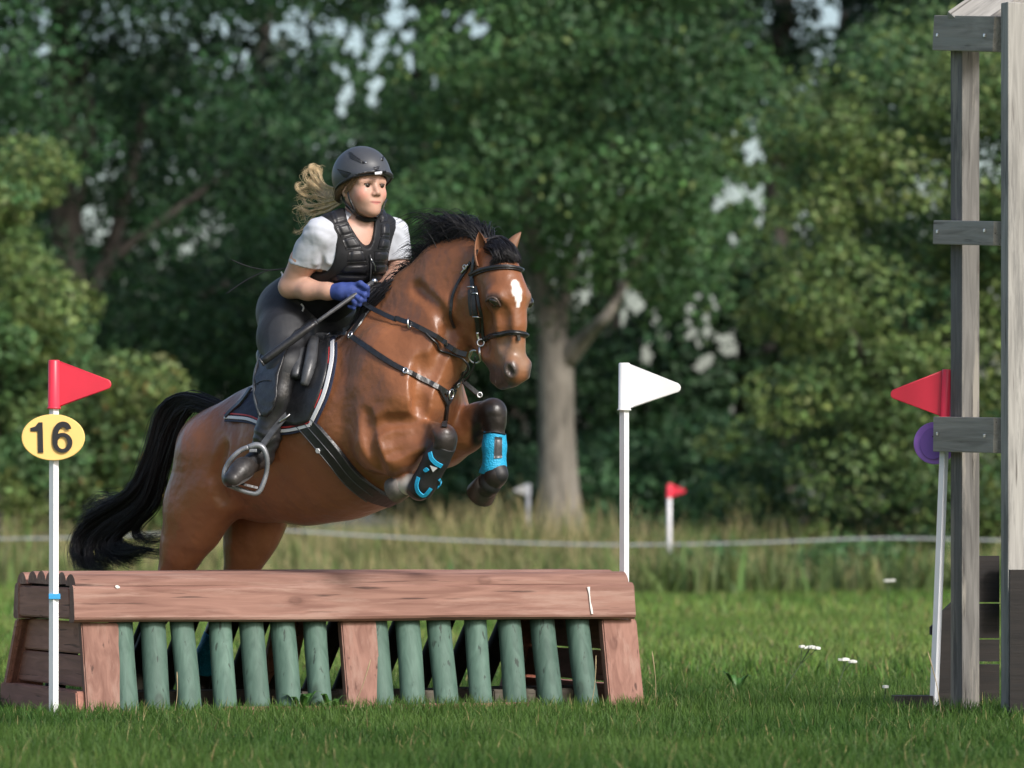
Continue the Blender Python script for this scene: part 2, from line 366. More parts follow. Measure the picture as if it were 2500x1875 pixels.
ch = mixc(ch, (.15, .052, .024), np.clip((Zl - 1.22)/.3, 0, 1)*np.clip((.25 - sl)/.3, 0, 1)*.7)             # darker croup and back
ch = ch*(1 + .10*wob(Vh, 9)[:, None] + .06*wob(Vh, 23, 2)[:, None])
for a, b, r0, r1 in (((1080,1066,.18),(1090,1072,.18),.035,.105), ((1086,1088,.18),(1026,1196,.18),.06,.085),
                     ((1200,1003,-.13),(1208,1010,-.13),.050,.125), ((1208,1035,-.13),(1190,1195,-.13),.085,.11)):
    ch = mixc(ch, PNT if r0 > .056 else (.026, .018, .016), near(Vh, H(*a), H(*b), r0, r1))
for a, b in (((398,1470,.15),(335,1690,.15)), ((553,1470,-.14),(486,1690,-.14))): ch = mixc(ch, PNT, near(Vh, H(*a), H(*b), .07, .09))
ch = mixc(ch, (.55, .50, .44), near(Vh, H(1006,1183,.18), H(980,1190,.18), .040, .050))
ch = mixc(ch, (.5, .46, .4), near(Vh, H(335,1660,.15), H(333,1690,.15), .045, .055))
ch = mixc(ch, (.24, .145, .09), near(Vh, HH(1250,862,0), HH(1254,885,0), .05, .09)*.8)
ch = mixc(ch, (.055, .045, .042), near(Vh, HH(1230,932,.02), HH(1205,915,.0), .055, .085)*.95)
ch = mixc(ch, (.07, .055, .05), np.maximum(near(Vh, pnc, pnc, .026, .055), near(Vh, mirA(pnc), mirA(pnc), .026, .055)))
ch = mixc(ch, (.045, .028, .022), np.maximum(near(Vh, pec, pec, .026, .050), near(Vh, mirA(pec), mirA(pec), .026, .050))*.9)
stp, _ = drape(hf, [(1258,692),(1263,712),(1266,731),(1265,745)], 0)
ch = mixc(ch, (.78, .74, .70), np.maximum(np.maximum(near(Vh, stp[0], stp[1], .013, .020), near(Vh, stp[1], stp[1], .019, .027)), np.maximum(near(Vh, stp[1], stp[2], .012, .018), near(Vh, stp[2], stp[3], .005, .011))))
m_coat = mat("bay_coat", rough=.36, var=.13, scale=5, vcol=True, bump=.20, bscale=42, spec=.42, sheen=.05, bump2=.32, bscale2=9)
hb = H(600, 1700, 0); hb[2] = 0
horse = empty("horse", hb, "bay horse with black mane and white star jumping the brown fence", "horse")
body = mesh_np("body", Vh, Fh, m_coat, horse, True, ch)
# eyes
m_eye = mat("horse_eye", (.012, .008, .006), .06, coat=.6); m_lid = mat("horse_eyelid", (.06, .038, .03), .5)
eyeR = pec - nec*.0145
for c in (eyeR, mirA(eyeR)):
    bm = bmesh.new(); bmesh.ops.create_uvsphere(bm, u_segments=20, v_segments=14, radius=.0225)
    M_ = RE if c is eyeR else flipA(RE); bmesh.ops.transform(bm, verts=bm.verts, matrix=Matrix(np.stack([M_[0], M_[1]*1.22, M_[2]*.92], 1).tolist()).to_4x4())
    me = bpy.data.meshes.new("eye"); bm.to_mesh(me); bm.free(); me.materials.append(m_eye)
    me.polygons.foreach_set("use_smooth", np.ones(len(me.polygons), bool))
    o = bpy.data.objects.new("eye", me); o.location = Vector(c); link(o, horse); o.parent = horse; o.matrix_parent_inverse = horse.matrix_world.inverted()
# upper lid fold over the near eye
pl_, nl_ = drape(hf, smoothpath([(1188,736),(1196,727),(1207,726),(1217,735),(1222,748)], 14), .001)
MB().tube(pl_ + nl_*.003, [.003]+[.006]*12+[.003], 6).build("eyelid", m_lid, horse, True)
# hooves
m_hoof = mat("hoof_horn", (.055, .047, .043), .45, var=.35, scale=20, stretch=(1, 1, .2))
m_hoofp = mat("pale_hoof_horn", (.16, .14, .125), .5, var=.45, scale=18)
def hoof(a, b, r0, r1, m):
    a = np.array(a); b = np.array(b); d = b - a; L = np.linalg.norm(d)
    P = [a - d*.12, a, a + d*.25, a + d*.97, b]; mb = MB().tube(P, [r0*.8, r0, r0*1.06, r1, r1*.93], 20); mb.build("hoof", m, horse, True)
hoof(H(986,1184,.18), H(962,1199,.18), .046, .056, m_hoofp)
hoof(H(1192,1180,-.13), H(1172,1208,-.15), .050, .062, m_hoof)
gp = H(334,1684,.15); hoof(gp, np.array([gp[0]+.01, gp[1]-.01, .004]), .046, .062, m_hoof)
gp = H(485,1684,-.14); hoof(gp, np.array([gp[0]+.01, gp[1]-.01, .004]), .046, .062, m_hoof)
# ears: a rolled leaf, open to the front
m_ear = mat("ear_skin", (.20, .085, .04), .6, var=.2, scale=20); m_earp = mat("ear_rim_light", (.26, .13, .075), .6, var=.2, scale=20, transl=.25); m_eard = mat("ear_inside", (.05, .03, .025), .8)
def ear(base, tip, wid, openv, m):
    base = np.array(base); tip = np.array(tip); ax = tip - base; L = np.linalg.norm(ax); ax /= L
    o = np.array(openv, float); o -= ax*(o @ ax); o /= np.linalg.norm(o); sd_ = np.cross(ax, o); n, mseg = 12, 14; V = []; F = []
    for i in range(mseg):
        t = i/(mseg-1); w = wid*(math.sin(math.pi*min(1, .30+.70*t))**.8*.95 + .05*(1-t)) + .0015
        c = base + ax*L*t - o*wid*.25*math.sin(math.pi*t)
        for lay in (0, 1):
            for j in range(n+1):
                a = -2.15 + 4.3*j/n; rr = w*(1 - .16*lay)
                V.append(c + sd_*math.sin(a)*rr - o*math.cos(a)*rr*.9)
    st = 2*(n+1)
    for i in range(mseg-1):
        for j in range(n):
            a = i*st+j; F.append((a, a+1, a+1+st, a+st)); b = a+n+1; F.append((b, b+st, b+st+1, b+1))
        for j in (0, n):
            a = i*st+j; F.append((a, a+st, a+st+n+1, a+n+1))
    e = mesh_np("ear", V, F, m, horse); return e
ear(HH(1182,648,.062), HH(1170,566,.070), .036, AF*.8+AR*.55+np.array([0,0,.1]), m_ear)
ear(HH(1240,634,-.055), HH(1272,566,-.090), .034, AF*.3-AR*.6, m_earp)
# ---------------------------------------------------------------- hair: many tapered strands in one mesh
def strand_mesh(S, r0, taper=.35):
    """S: (n, m, 3) polylines -> three-sided tapered strands"""
    S = np.asarray(S, np.float32); n, m, _ = S.shape
    T = np.gradient(S, axis=1); T /= np.linalg.norm(T, axis=2, keepdims=True) + 1e-9
    ref = RNG.normal(size=(n, 1, 3)); U = np.cross(T, np.broadcast_to(ref, T.shape)); U /= np.linalg.norm(U, axis=2, keepdims=True) + 1e-9
    Wv = np.cross(T, U); prof = (1 - (1 - taper)*np.linspace(0, 1, m)**1.5)
    r = np.asarray(r0).reshape(-1, 1, 1)*prof[None, :, None]
    V = np.stack([S + r*(math.cos(a)*U + math.sin(a)*Wv) for a in (0, 2.094, 4.189)], 2).reshape(-1, 3)
    i = np.arange(n)[:, None, None]*m*3 + np.arange(m-1)[None, :, None]*3; j = np.arange(3)[None, None, :]; j2 = (j+1) % 3
    F = np.stack([i+j, i+j2, i+3+j2, i+3+j], -1).reshape(-1, 4); return V, F
def guided(G, n, m, spread, wave=.0, jit=.5):
    """strands between neighbouring guide lines G (g, p, 3)"""
    G = np.array([smoothpath(g, m) for g in G]); u = RNG.random(n)*(len(G)-1.001); i = u.astype(int); f = (u - i)[:, None, None]
    S = G[i]*(1-f) + G[i+1]*f; s = np.linspace(0, 1, m)[None, :, None]
    off = RNG.normal(size=(n, 1, 3))*spread; off2 = RNG.normal(size=(n, 1, 3))*spread*jit
    S = S + off*(.35 + .65*np.sin(np.pi*np.minimum(s*1.1+.1, 1.0)))+ off2*s**2
    if wave: 
        ph = RNG.random((n, 1, 1))*6.28; fr = 2.0 + RNG.random((n, 1, 1))*2.5; d = RNG.normal(size=(n, 1, 3)); S = S + wave*d*np.sin(ph + fr*6.28*s)*s
    return S
m_hairb = mat("black_horse_hair", (.010, .009, .011), .45, spec=.35)
UP0 = np.array([0, 0, 1.0])
gl = lambda pts, ts: [H(p[0], p[1], t) for p, t in zip(pts, ts)]
tg = [gl([(545,992),(500,978),(450,972),(405,1008),(380,1110),(342,1195),(268,1245),(208,1292),(197,1338),(222,1372),(262,1388)], [0]*11),
      gl([(542,996),(498,985),(455,984),(413,1030),(388,1130),(357,1215),(292,1264),(242,1308),(240,1348),(275,1374),(330,1384)], [.02]*11),
      gl([(538,1000),(498,992),(460,992),(424,1052),(398,1150),(372,1232),(322,1282),(288,1316),(302,1346),(350,1360),(388,1360)], [-.02]*11),
      gl([(534,1006),(500,1000),(468,1002),(434,1072),(405,1170),(390,1240),(356,1284),(340,1312),(356,1330),(384,1336),(402,1330)], [.01]*11)]
TG = np.array([smoothpath(g, 20) for g in tg]); locks = []
for q in range(26):
    u = RNG.random()*2.99; i_ = int(u); f_ = u - i_; g = TG[i_]*(1-f_) + TG[i_+1]*f_; cut = RNG.uniform(.72, 1.0); g = smoothpath(g[:max(8, int(20*cut))], 20)
    s_ = np.linspace(0, 1, 20)[:, None]; d1 = RNG.normal(size=3)*.013; d2 = HR*RNG.normal()*.06 + UP0*RNG.normal()*.02 - HF*abs(RNG.normal())*.012
    g = g + d1*np.sin(np.pi*np.minimum(s_*1.3, 1)) + d2*s_**2 + (HF*.05*np.sin(8*s_ + q) + UP0*.035*np.cos(7*s_ + 2*q))*s_**3
    o_ = RNG.normal(size=(100, 1, 3))*.0072; o2 = RNG.normal(size=(100, 1, 3))*.016
    locks.append(g[None] + o_*(.8 + .3*s_[None]) + o2*s_[None]**3)
ST = np.concatenate(locks); ST = ST + .004*RNG.normal(size=(len(ST), 1, 3))*np.sin(9*np.linspace(0, 1, 20))[None, :, None]
Vt, Ft = strand_mesh(ST, .0014 + RNG.random(len(ST))*.0011, .2)
mesh_np("tail", Vt, Ft, m_hairb, horse)
wisps = guided([gl([(430,1010),(395,1090),(360,1170),(300,1205),(230,1212),(200,1250)], [.02]*6), gl([(440,1030),(400,1120),(370,1190),(310,1230),(260,1225),(215,1235)], [-.02]*6)], 60, 18, .02, .012)
Vt, Ft = strand_mesh(wisps, .0012); tw = mesh_np("tail_wisps", Vt, Ft, m_hairb, horse)
# mane: roots along the crest, thrown up and back
crest = smoothpath([H(*p, 0) for p in [(905,775),(950,722),(985,690),(1025,660),(1075,632),(1130,610),(1172,604),(1195,604)]], 60)
def mane_strands(n, m=12):
    q = RNG.random(n); idx = q*59; i = idx.astype(int); root = crest[i] + (crest[np.minimum(i+1, 59)] - crest[i])*(idx - i)[:, None]
    hgt = np.interp(q, [0, .12, .3, .5, .68, .85, 1], [.02, .030, .045, .085, .165, .145, .09])*(.5 + .65*RNG.random(n))
    side = RNG.normal(size=n)*.5 - .25
    s = np.linspace(0, 1, m); up = np.sin(np.minimum(s*1.15, 1)*np.pi*.5)
    clump = np.sin(q*41)*.5 + np.sin(q*97+1)*.35
    back = (s**1.6)[None, :]*(hgt*(1.05 + .5*clump + .25*RNG.normal(size=n)))[:, None]
    curl = np.clip(s - .55, 0, 1)**2
    S = root[:, None, :] + np.array([0, 0, 1.0])*((hgt*(1+.22*clump))[:, None]*up - curl[None]*hgt[:, None]*1.6)[..., None] - HF*back[..., None] + HR*(side[:, None]*hgt[:, None]*s**1.2)[..., None]
    S += HR*(RNG.normal(size=(n, 1, 1))*.014) + RNG.normal(size=(n, 1, 3))*.004 - np.array([0, 0, .02]) + (RNG.normal(size=(n, 1, 3))*.013)*(s**2)[None, :, None]
    return S
SM = mane_strands(4200); Vm, Fm = strand_mesh(SM, .0014 + RNG.random(4200)*.0013, .2)
mesh_np("mane", Vm, Fm, m_hairb, horse)
# hair falling to the near side in front of the withers
mw = guided([[H(*p) for p in [(985,692,.01),(965,690,.05),(940,712,.08),(912,740,.10),(885,775,.10)]],
             [H(*p) for p in [(955,722,.01),(935,715,.05),(912,735,.08),(893,760,.10),(870,795,.10)]],
             [H(*p) for p in [(915,765,.01),(900,755,.05),(885,770,.08),(872,790,.10),(860,815,.10)]]], 700, 10, .014, .004)
Vm, Fm = strand_mesh(mw, .0030); mesh_np("mane_lock", Vm, Fm, m_hairb, horse)
# forelock
fl = []
for a, b, c, d in (((1190,600),(1215,596),(1240,612),(1262,640)), ((1192,606),(1210,606),(1232,626),(1250,640)), ((1188,612),(1205,618),(1212,632),(1200,648)), ((1196,598),(1225,590),(1255,606),(1268,632))):
    P, N = drape(hf, smoothpath([a, b, c, d], 8), .006); P += N*(.018*np.sin(np.linspace(.3, 2.9, 8)))[:, None]; fl.append(P)
SF = guided([fl[2], fl[1], fl[0], fl[3]], 520, 10, .008, .003); Vm, Fm = strand_mesh(SF, .0024); mesh_np("forelock", Vm, Fm, m_hairb, horse)
# ================================================================ RIDER
RA = math.radians(56); RF = np.array([math.cos(RA), -math.sin(RA), 0]); RR = np.array([-math.sin(RA), -math.cos(RA), 0]); UP = np.array([0, 0, 1.0])
HC = W(884, 456, .52); HS = 1.12
def hp(f, l, u): return HC + HS*(f*RF + l*RR + u*UP)
RX = np.stack([RF, RR, UP])
pf = Field()                                              # the whole body
def head_prims(F):
    F.ell(hp(-.008, 0, .035), RX, np.array([.098, .076, .088])*HS, .02)
    F.ell(hp(.034, 0, -.028), RX, np.array([.060, .056, .074])*HS, .03); F.ell(hp(.050, 0, -.060), RX, np.array([.040, .033, .042])*HS, .03)
    for s in (1, -1):
        F.cone(hp(.000, s*.046, -.046), hp(.064, s*.010, -.090), .020*HS, .016*HS, .035)
        F.ell(hp(.058, s*.040, -.030), RX, np.array([.028, .023, .028])*HS, .03)
        F.cone(hp(.085, s*.016, .020), hp(.070, s*.048, .017), .010*HS, .010*HS, .025)
        F.ell(hp(-.004, s*.074, -.012), RX, np.array([.017, .008, .030])*HS, .008)
    F.ell(hp(.075, 0, -.090), RX, np.array([.017, .020, .015])*HS, .025)
    F.ell(hp(.077, 0, -.060), RX, np.array([.014, .027, .018])*HS, .025)
    F.cone(hp(.087, 0, .010), hp(.1080, 0, -.028), .0075*HS, .0105*HS, .014)
    for s in (1, -1): F.ell(hp(.098, s*.0115, -.033), RX, np.array([.010, .0075, .0075])*HS, .008)
    for s in (1, -1): F.ell(hp(.099, s*.031, .000), RX, np.array([.012, .0155, .0055])*HS, .008, 's')
    F.ell(hp(.0885, 0, -.0585), RX, np.array([.006, .023, .0048])*HS, .010); F.ell(hp(.0870, 0, -.0690), RX, np.array([.006, .020, .0055])*HS, .010)
head_prims(pf)
N0 = W(872, 578, .575); PEL = H(722, 762, 0)
pf.cone(hp(-.022, 0, -.060), N0, .056, .062, .035)
torso = [(W(868, 590, .585), .105), (W(850, 622, .60), .128), (W(800, 690, .70), .120), (PEL, .145)]
pf.chain(torso, .05, RR, 1.10)
SR, SL = W(782, 572, .465), W(960, 570, .675)
pf.cone(W(868, 570, .585), SR, .065, .058, .05); pf.cone(W(868, 570, .585), SL, .065, .056, .05)
armR = [(SR, .060), (W(742, 636, .52), .056), (W(708, 700, .575), .046), (W(752, 707, .52), .043), (W(800, 711, .47), .034), (W(826, 713, .45), .030)]
armL = [(SL, .056), (W(970, 620, .68), .050), (W(974, 664, .665), .044), (W(955, 688, .61), .040), (W(930, 706, .56), .033)]
pf.chain(armR, .02); pf.chain(armL, .02)
legR = [(H(704, 778, .10), .122), (H(696, 828, .18), .104), (H(698, 895, .29), .074), (H(680, 968, .325), .062), (H(655, 1060, .35), .046), (H(642, 1104, .36), .042)]
legL = [(H(800, 778, -.10), .120), (H(835, 828, -.20), .105), (H(900, 895, -.31), .075), (H(900, 968, -.345), .062), (H(890, 1060, -.36), .045), (H(884, 1104, -.37), .040)]
pf.chain(legR, .04); pf.chain(legL, .04)
AN = legR[-1][0]; BALL = W(585, 1150, AN[1] - .13)
pf.cone(AN, BALL, .038, .032, .02); pf.cone(legL[-1][0], legL[-1][0] + (BALL - AN)*np.array([-.4, 1, 1]), .038, .032, .02)
blo = np.array([-1.15, .05, .55]); bhi = np.array([-.35, 1.4, 2.35])
allp = np.array([q[1] for q in pf.p]); print("rider bounds", allp.min(0), allp.max(0))
blo = allp.min(0) - .18; bhi = allp.max(0) + .2
Vp, Fp = pf.mesh(blo, bhi, .0036); pf.bvh = BVHTree.FromPolygons(Vp.tolist(), Fp.tolist())
hlo, hhi = HC - .2, HC + .22
SKIN = np.array([.47, .275, .205])
cp = np.tile(SKIN, (len(Vp), 1)); 
def facecol(c, P):
    Q = (P - HC)/HS; f, l, u = Q @ RF, Q @ RR, Q @ UP; fr_ = (f > .045) & (np.abs(l) < .06); sm = lambda x: np.clip(x, 0, 1)
    c = mixc(c, (.62, .25, .20), .60*np.maximum(near(P, hp(.075, .042, -.03), hp(.060, .050, -.04), .012, .036), near(P, hp(.075, -.042, -.03), hp(.060, -.05, -.04), .012, .036)))
    a = np.abs(l); up_ = .0065*sm(1-(l/.0275)**2)*(1 - .25*np.exp(-(l/.004)**2)); lo_ = .0085*sm(1-(l/.0255)**2); mu = -.0630 + .0012*(a/.024)**2
    wl = fr_*np.maximum(sm((up_ - (u-mu))/.002)*(u >= mu), sm((lo_ + (u-mu))/.002)*(u < mu))*sm((.0275-a)/.003)
    c = mixc(c, (.44, .155, .135), .85*wl); c = mixc(c, (.13, .035, .03), fr_*sm(1.4 - np.abs(u-mu)/.0016)*sm((.027-a)/.004)*.85)
    bu = .0215 + .0045*np.sin(sm((a-.010)/.040)*2.6); c = mixc(c, (.17, .095, .06), fr_*sm(1.6 - np.abs(u-bu)/.0022)*sm((a-.011)/.004)*sm((.050-a)/.006)*.7)
    eu = .0055 - .08*(a-.031)**2/.01; c = mixc(c, (.10, .055, .04), fr_*sm(1.5 - np.abs(u-eu)/.0018)*sm((a-.016)/.003)*sm((.047-a)/.004)*.85)
    c = mixc(c, (.36, .17, .13), fr_*sm(1.5 - np.abs(u+.008)/.0028)*sm((a-.018)/.004)*sm((.046-a)/.004)*.45)
    for s_ in (1, -1): c = mixc(c, (.12, .05, .04), .8*near(P, hp(.106, s_*.0075, -.0375), hp(.100, s_*.0095, -.0380), .0025, .0055))
    return c
arms_ = np.zeros(len(Vp))
for ch_ in (armR, armL):
    for (a_, ra_), (b_, rb_) in zip(ch_[:-1], ch_[1:]): arms_ = np.maximum(arms_, near(Vp, a_, b_, max(ra_, rb_)+.025, max(ra_, rb_)+.03))
skinw = np.maximum(arms_, np.clip((Vp[:, 2] - W(0, 622, .5)[2])/.01, 0, 1))
cp = mixc(np.tile(np.array([.014, .014, .016]), (len(Vp), 1)), SKIN, skinw)
cp = facecol(cp, Vp)*(1 + .05*wob(Vp, 30)[:, None])
m_skin = mat("skin", rough=.48, vcol=True, var=.05, scale=30, spec=.4)
m_skin.node_tree.nodes["Principled BSDF"].inputs["Subsurface Weight"].default_value = .12
m_skin.node_tree.nodes["Principled BSDF"].inputs["Subsurface Radius"].default_value = (.012, .005, .003)
rider = empty("person", PEL, "rider in black vest and pale grey shirt crouching over the bay horse", "person")
# one body: a fine head grid is not needed apart; the figure is one continuous surface
mesh_np("body", Vp, Fp, m_skin, rider, True, cp)
# eyes
m_ew = mat("eye_white", (.30, .27, .25), .3); m_iris = mat("brown_iris", (.025, .014, .009), .2)
for s in (1, -1):
    c = hp(.0780, s*.031, .000); bm = bmesh.new(); bmesh.ops.create_uvsphere(bm, u_segments=16, v_segments=12, radius=.0122*HS)
    bmesh.ops.translate(bm, verts=bm.verts, vec=Vector(c)); me = bpy.data.meshes.new("eye"); bm.to_mesh(me); bm.free(); me.materials.append(m_ew)
    e = link(bpy.data.objects.new("eye", me), rider)
    d = RF + .15*np.array([1, 0, 0]); d = d/np.linalg.norm(d)
    MB().tube([c + d*.0110*HS, c + d*.0128*HS, c + d*.0138*HS], [.0088*HS, .0082*HS, .003*HS], 14).build("iris", m_iris, e, True)
    mb = MB(); arc = [hp(.0780 + .0142*math.cos(a)*math.cos(.45), s*.031 + .0150*math.sin(a), .0040 + .0022*math.cos(a)) for a in np.linspace(-1.1, 1.1, 9)]
    mb.tube(arc, [.0014]+[.0036]*7+[.0014], 5).build("eyelid", mat("lash_line", (.10, .055, .04), .6), rider, True)
# ---- clothes: the body's own shape, a little larger
def inflate(F, chain, dr, k=.03, lat=None, ratio=1.0): F.chain([(p, r + dr) for p, r in chain], k, lat, ratio)
def half(P, c, n): n = np.asarray(n, float)/np.linalg.norm(n); return ((P - np.asarray(c)) @ n).astype(np.float32)
sf = Field(); inflate(sf, torso, .010, .05, RR, 1.10)
sf.cone(W(852, 548, .565), SR, .066, .066, .06); sf.cone(W(895, 548, .60), SL, .062, .062, .06)
slR = [(SR, .061), (W(760, 610, .50), .063), (W(740, 652, .53), .068)]; slL = [(SL, .057), (W(968, 612, .68), .056), (W(972, 648, .675), .060)]
sf.chain(slR, .03); sf.chain(slL, .03)
# folds pulled from arm pit and shoulder
for a, b in (((790, 560, .42), (800, 640, .46)), ((770, 560, .42), (772, 640, .46)), ((750, 590, .45), (750, 640, .48)), ((975, 560, .62), (970, 630, .64)), ((812, 590, .44), (806, 640, .47))):
    sf.cone(W(*a), W(*b), .006, .010, .02)
axR = slR[2][0] - slR[1][0]; axL = slL[2][0] - slL[1][0]
def shirt_post(P, d):
    cR = W(742, 642, .53); nr = half(P, cR, axR + np.array([.02, 0, -.01])); farR = np.linalg.norm(P - cR, axis=-1) - .12
    d = np.where(farR < 0, np.maximum(d, nr), d)
    cL = W(971, 638, .675); nl = half(P, cL, axL); farL = np.linalg.norm(P - cL, axis=-1) - .10; d = np.where(farL < 0, np.maximum(d, nl), d)
    neck = np.linalg.norm((P - W(884, 566, .50))*np.array([1, .8, .8]), axis=-1) - .072; d = np.maximum(d, -neck)
    low = half(P, W(752, 722, .77), PEL - torso[1][0]); d = np.maximum(d, low)
    wr = .0024*np.sin(P[..., 0]*50 + P[..., 2]*35 + 3*np.sin(P[..., 2]*31))*np.sin(P[..., 2]*38 + P[..., 1]*60)
    return d + wr.astype(np.float32)
Vs, Fs = sf.mesh(np.array([-.95, .25, 1.55]), np.array([-.38, 1.05, 2.12]), .005, post=shirt_post)
m_shirt = mat("grey_jersey", (.44, .46, .51), .8, var=.08, scale=14, bump=.08, bscale=220, sheen=.08, bump2=.22, bscale2=12)
mesh_np("t_shirt", Vs, Fs, m_shirt, rider)
m_vest = mat("black_vest_fabric", (.012, .012, .014), .55, spec=.25, var=.25, scale=30, bump=.08, bscale=160)
m_vpan = mat("black_vest_foam", (.014, .014, .017), .40, spec=.35, var=.2, scale=25, bump=.06, bscale=120)
# vest shell
vf = Field(); inflate(vf, torso, .020, .05, RR, 1.08)
vf.cone(W(852, 552, .565), SR*.62 + W(852, 548, .565)*.38, .078, .076, .05); vf.cone(W(895, 552, .60), SL*.55 + W(895, 548, .60)*.45, .074, .072, .05)
def vest_post(P, d):
    hR = np.linalg.norm((P - W(762, 606, .44))*np.array([1.0, .72, .75]), axis=-1) - .098; hL = np.linalg.norm((P - W(992, 600, .66))*np.array([1.0, .7, .7]), axis=-1) - .074
    d = np.maximum(np.maximum(d, -hR), -hL)
    a = W(880, 512, .46); b = W(905, 622, .42); ba = b - a; t = np.clip(((P - a) @ ba)/(ba @ ba), 0, 1); w = .068*(1 - t)**.8 + .004
    d = np.maximum(d, -((np.linalg.norm((P - a - t[..., None]*ba)*np.array([1, .5, 1]), axis=-1) - w)))
    d = np.maximum(d, half(P, W(768, 716, .74), PEL - torso[1][0])); d = np.maximum(d, -(np.linalg.norm(P - N0 - np.array([0, 0, .06]), axis=-1) - .088))
    return d.astype(np.float32)
Vv, Fv = vf.mesh(np.array([-.95, .25, 1.52]), np.array([-.38, 1.1, 2.12]), .005, post=vest_post)
vest = mesh_np("body_protector", Vv, Fv, m_vest, rider)
def pad_panel(fld, quad, name, m, parent, puff=.012, n=7, off=.002, inset=.06):
    """a puffed block lying on the solid, its four corners where the photo shows them"""
    q = np.array(quad, float); c = q.mean(0); q = q*(1-inset) + c*inset; g = np.linspace(0, 1, n); U, Vv_ = np.meshgrid(g, g, indexing='ij')
    pix = (q[0]*((1-U)*(1-Vv_))[..., None] + q[1]*(U*(1-Vv_))[..., None] + q[2]*(U*Vv_)[..., None] + q[3]*((1-U)*Vv_)[..., None]).reshape(-1, 2)
    P, N = drape(fld, pix, off); ed = (1 - np.abs(2*U-1)**6)*(1 - np.abs(2*Vv_-1)**6); top = P + N*(puff*ed.ravel()**.6)[:, None]; bot = P - N*.006
    V = np.vstack([top, bot]); F = []
    for i in range(n-1):
        for j in range(n-1):
            a = i*n+j; F.append((a, a+n, a+n+1, a+1)); b = a+n*n; F.append((b, b+1, b+n+1, b+n))
    ring = [i*n for i in range(n)] + [(n-1)*n+j for j in range(1, n)] + [i*n+n-1 for i in range(n-2, -1, -1)] + [j for j in range(n-2, 0, -1)]
    for a, b in zip(ring, ring[1:]+ring[:1]): F.append((a, a+n*n, b+n*n, b)[::-1])
    return mesh_np(name, V, F, m, parent)
vq = [((803,516),(842,508),(850,540),(817,548)), ((818,551),(852,542),(864,573),(832,580)), ((834,583),(865,575),(886,606),(845,611)),
      ((851,613),(886,608),(898,640),(846,643)), ((846,646),(899,643),(900,668),(826,666)), ((822,669),(900,671),(898,690),(800,684)), ((796,687),(897,693),(880,706),(782,702)),
      ((921,512),(936,508),(948,540),(930,544)), ((931,547),(949,543),(952,580),(930,578)), ((929,581),(952,584),(950,610),(922,608)),
      ((915,612),(950,613),(947,640),(912,641)), ((912,644),(947,643),(942,668),(909,668)), ((908,671),(941,671),(928,690),(905,692))]
for q in vq: pad_panel(vf, q, "foam_panel", m_vpan, vest)
m_metal = mat("bright_steel", (.62, .62, .64), .28, metal=1.0, var=.1, scale=30)
zp, zn = drape(vf, smoothpath([(903,622),(905,650),(903,690)], 10), .004); MB().strap(zp, zn, .007, .004).build("zip", mat("zip_tape", (.05, .05, .055), .5), vest)
pp, pn_ = drape(vf, smoothpath([(906,632),(914,648),(916,662)], 6), .012); MB().tube(pp, .0028, 6).build("zip_pull", m_metal, vest, True)
# breeches
bf = Field(); inflate(bf, torso[2:], .010, .05, RR, 1.12); inflate(bf, legR[:3], .005, .05); inflate(bf, legL[:3], .005, .05)
inflate(bf, legR[2:4], .003, .03); inflate(bf, legL[2:4], .003, .03)
def br_post(P, d): 
    d = np.maximum(d, -half(P, W(775, 700, .74), PEL - torso[1][0]))
    wr = .0025*np.sin((P @ np.array([55., 20, 60])) + 2*np.sin(P[..., 2]*40))*np.exp(-((np.linalg.norm(P - H(740, 775, .1), axis=-1))/.10)**2)
    return (d + wr).astype(np.float32)
Vb, Fb = bf.mesh(np.array([-1.25, .15, 1.12]), np.array([-.3, 1.45, 1.85]), .006, post=br_post)
cb = np.tile(np.array([.009, .009, .011]), (len(Vb), 1)); sb_, tb_ = (Vb - H0) @ HF, (Vb - H0) @ HR
cb = mixc(cb, (.021, .022, .025), near(Vb, H(700, 800, .26), H(700, 900, .36), .075, .085)*.9)
m_br = mat("riding_breeches", rough=.60, vcol=True, var=.12, scale=20, bump=.08, bscale=200, sheen=.04, bump2=.10, bscale2=14)
mesh_np("breeches", Vb, Fb, m_br, rider, True, cb)
m_loop = mat("white_trim", (.6, .6, .6), .5)
lp, ln = drape(bf, smoothpath([(735,742),(741,750),(738,760)], 6), .003); MB().strap(lp, ln, .007, .003).build("belt_clip", m_loop, rider)
lp, ln = drape(bf, smoothpath([(686,664),(690,670),(689,680)], 6), .003); MB().strap(lp, ln, .007, .003).build("belt_clip", m_loop, rider)
for pts in ([(700,655),(660,660),(610,652),(564,634)], [(690,657),(650,662),(600,685),(552,718)]):
    MB().tube([W(x, y, .80 - .1*i) for i, (x, y) in enumerate(smoothpath(pts, 14))][:1] + [W(x, y, .78) for (x, y) in smoothpath(pts, 14)], .0026, 5).build("vest_cord", m_vest, rider, True)
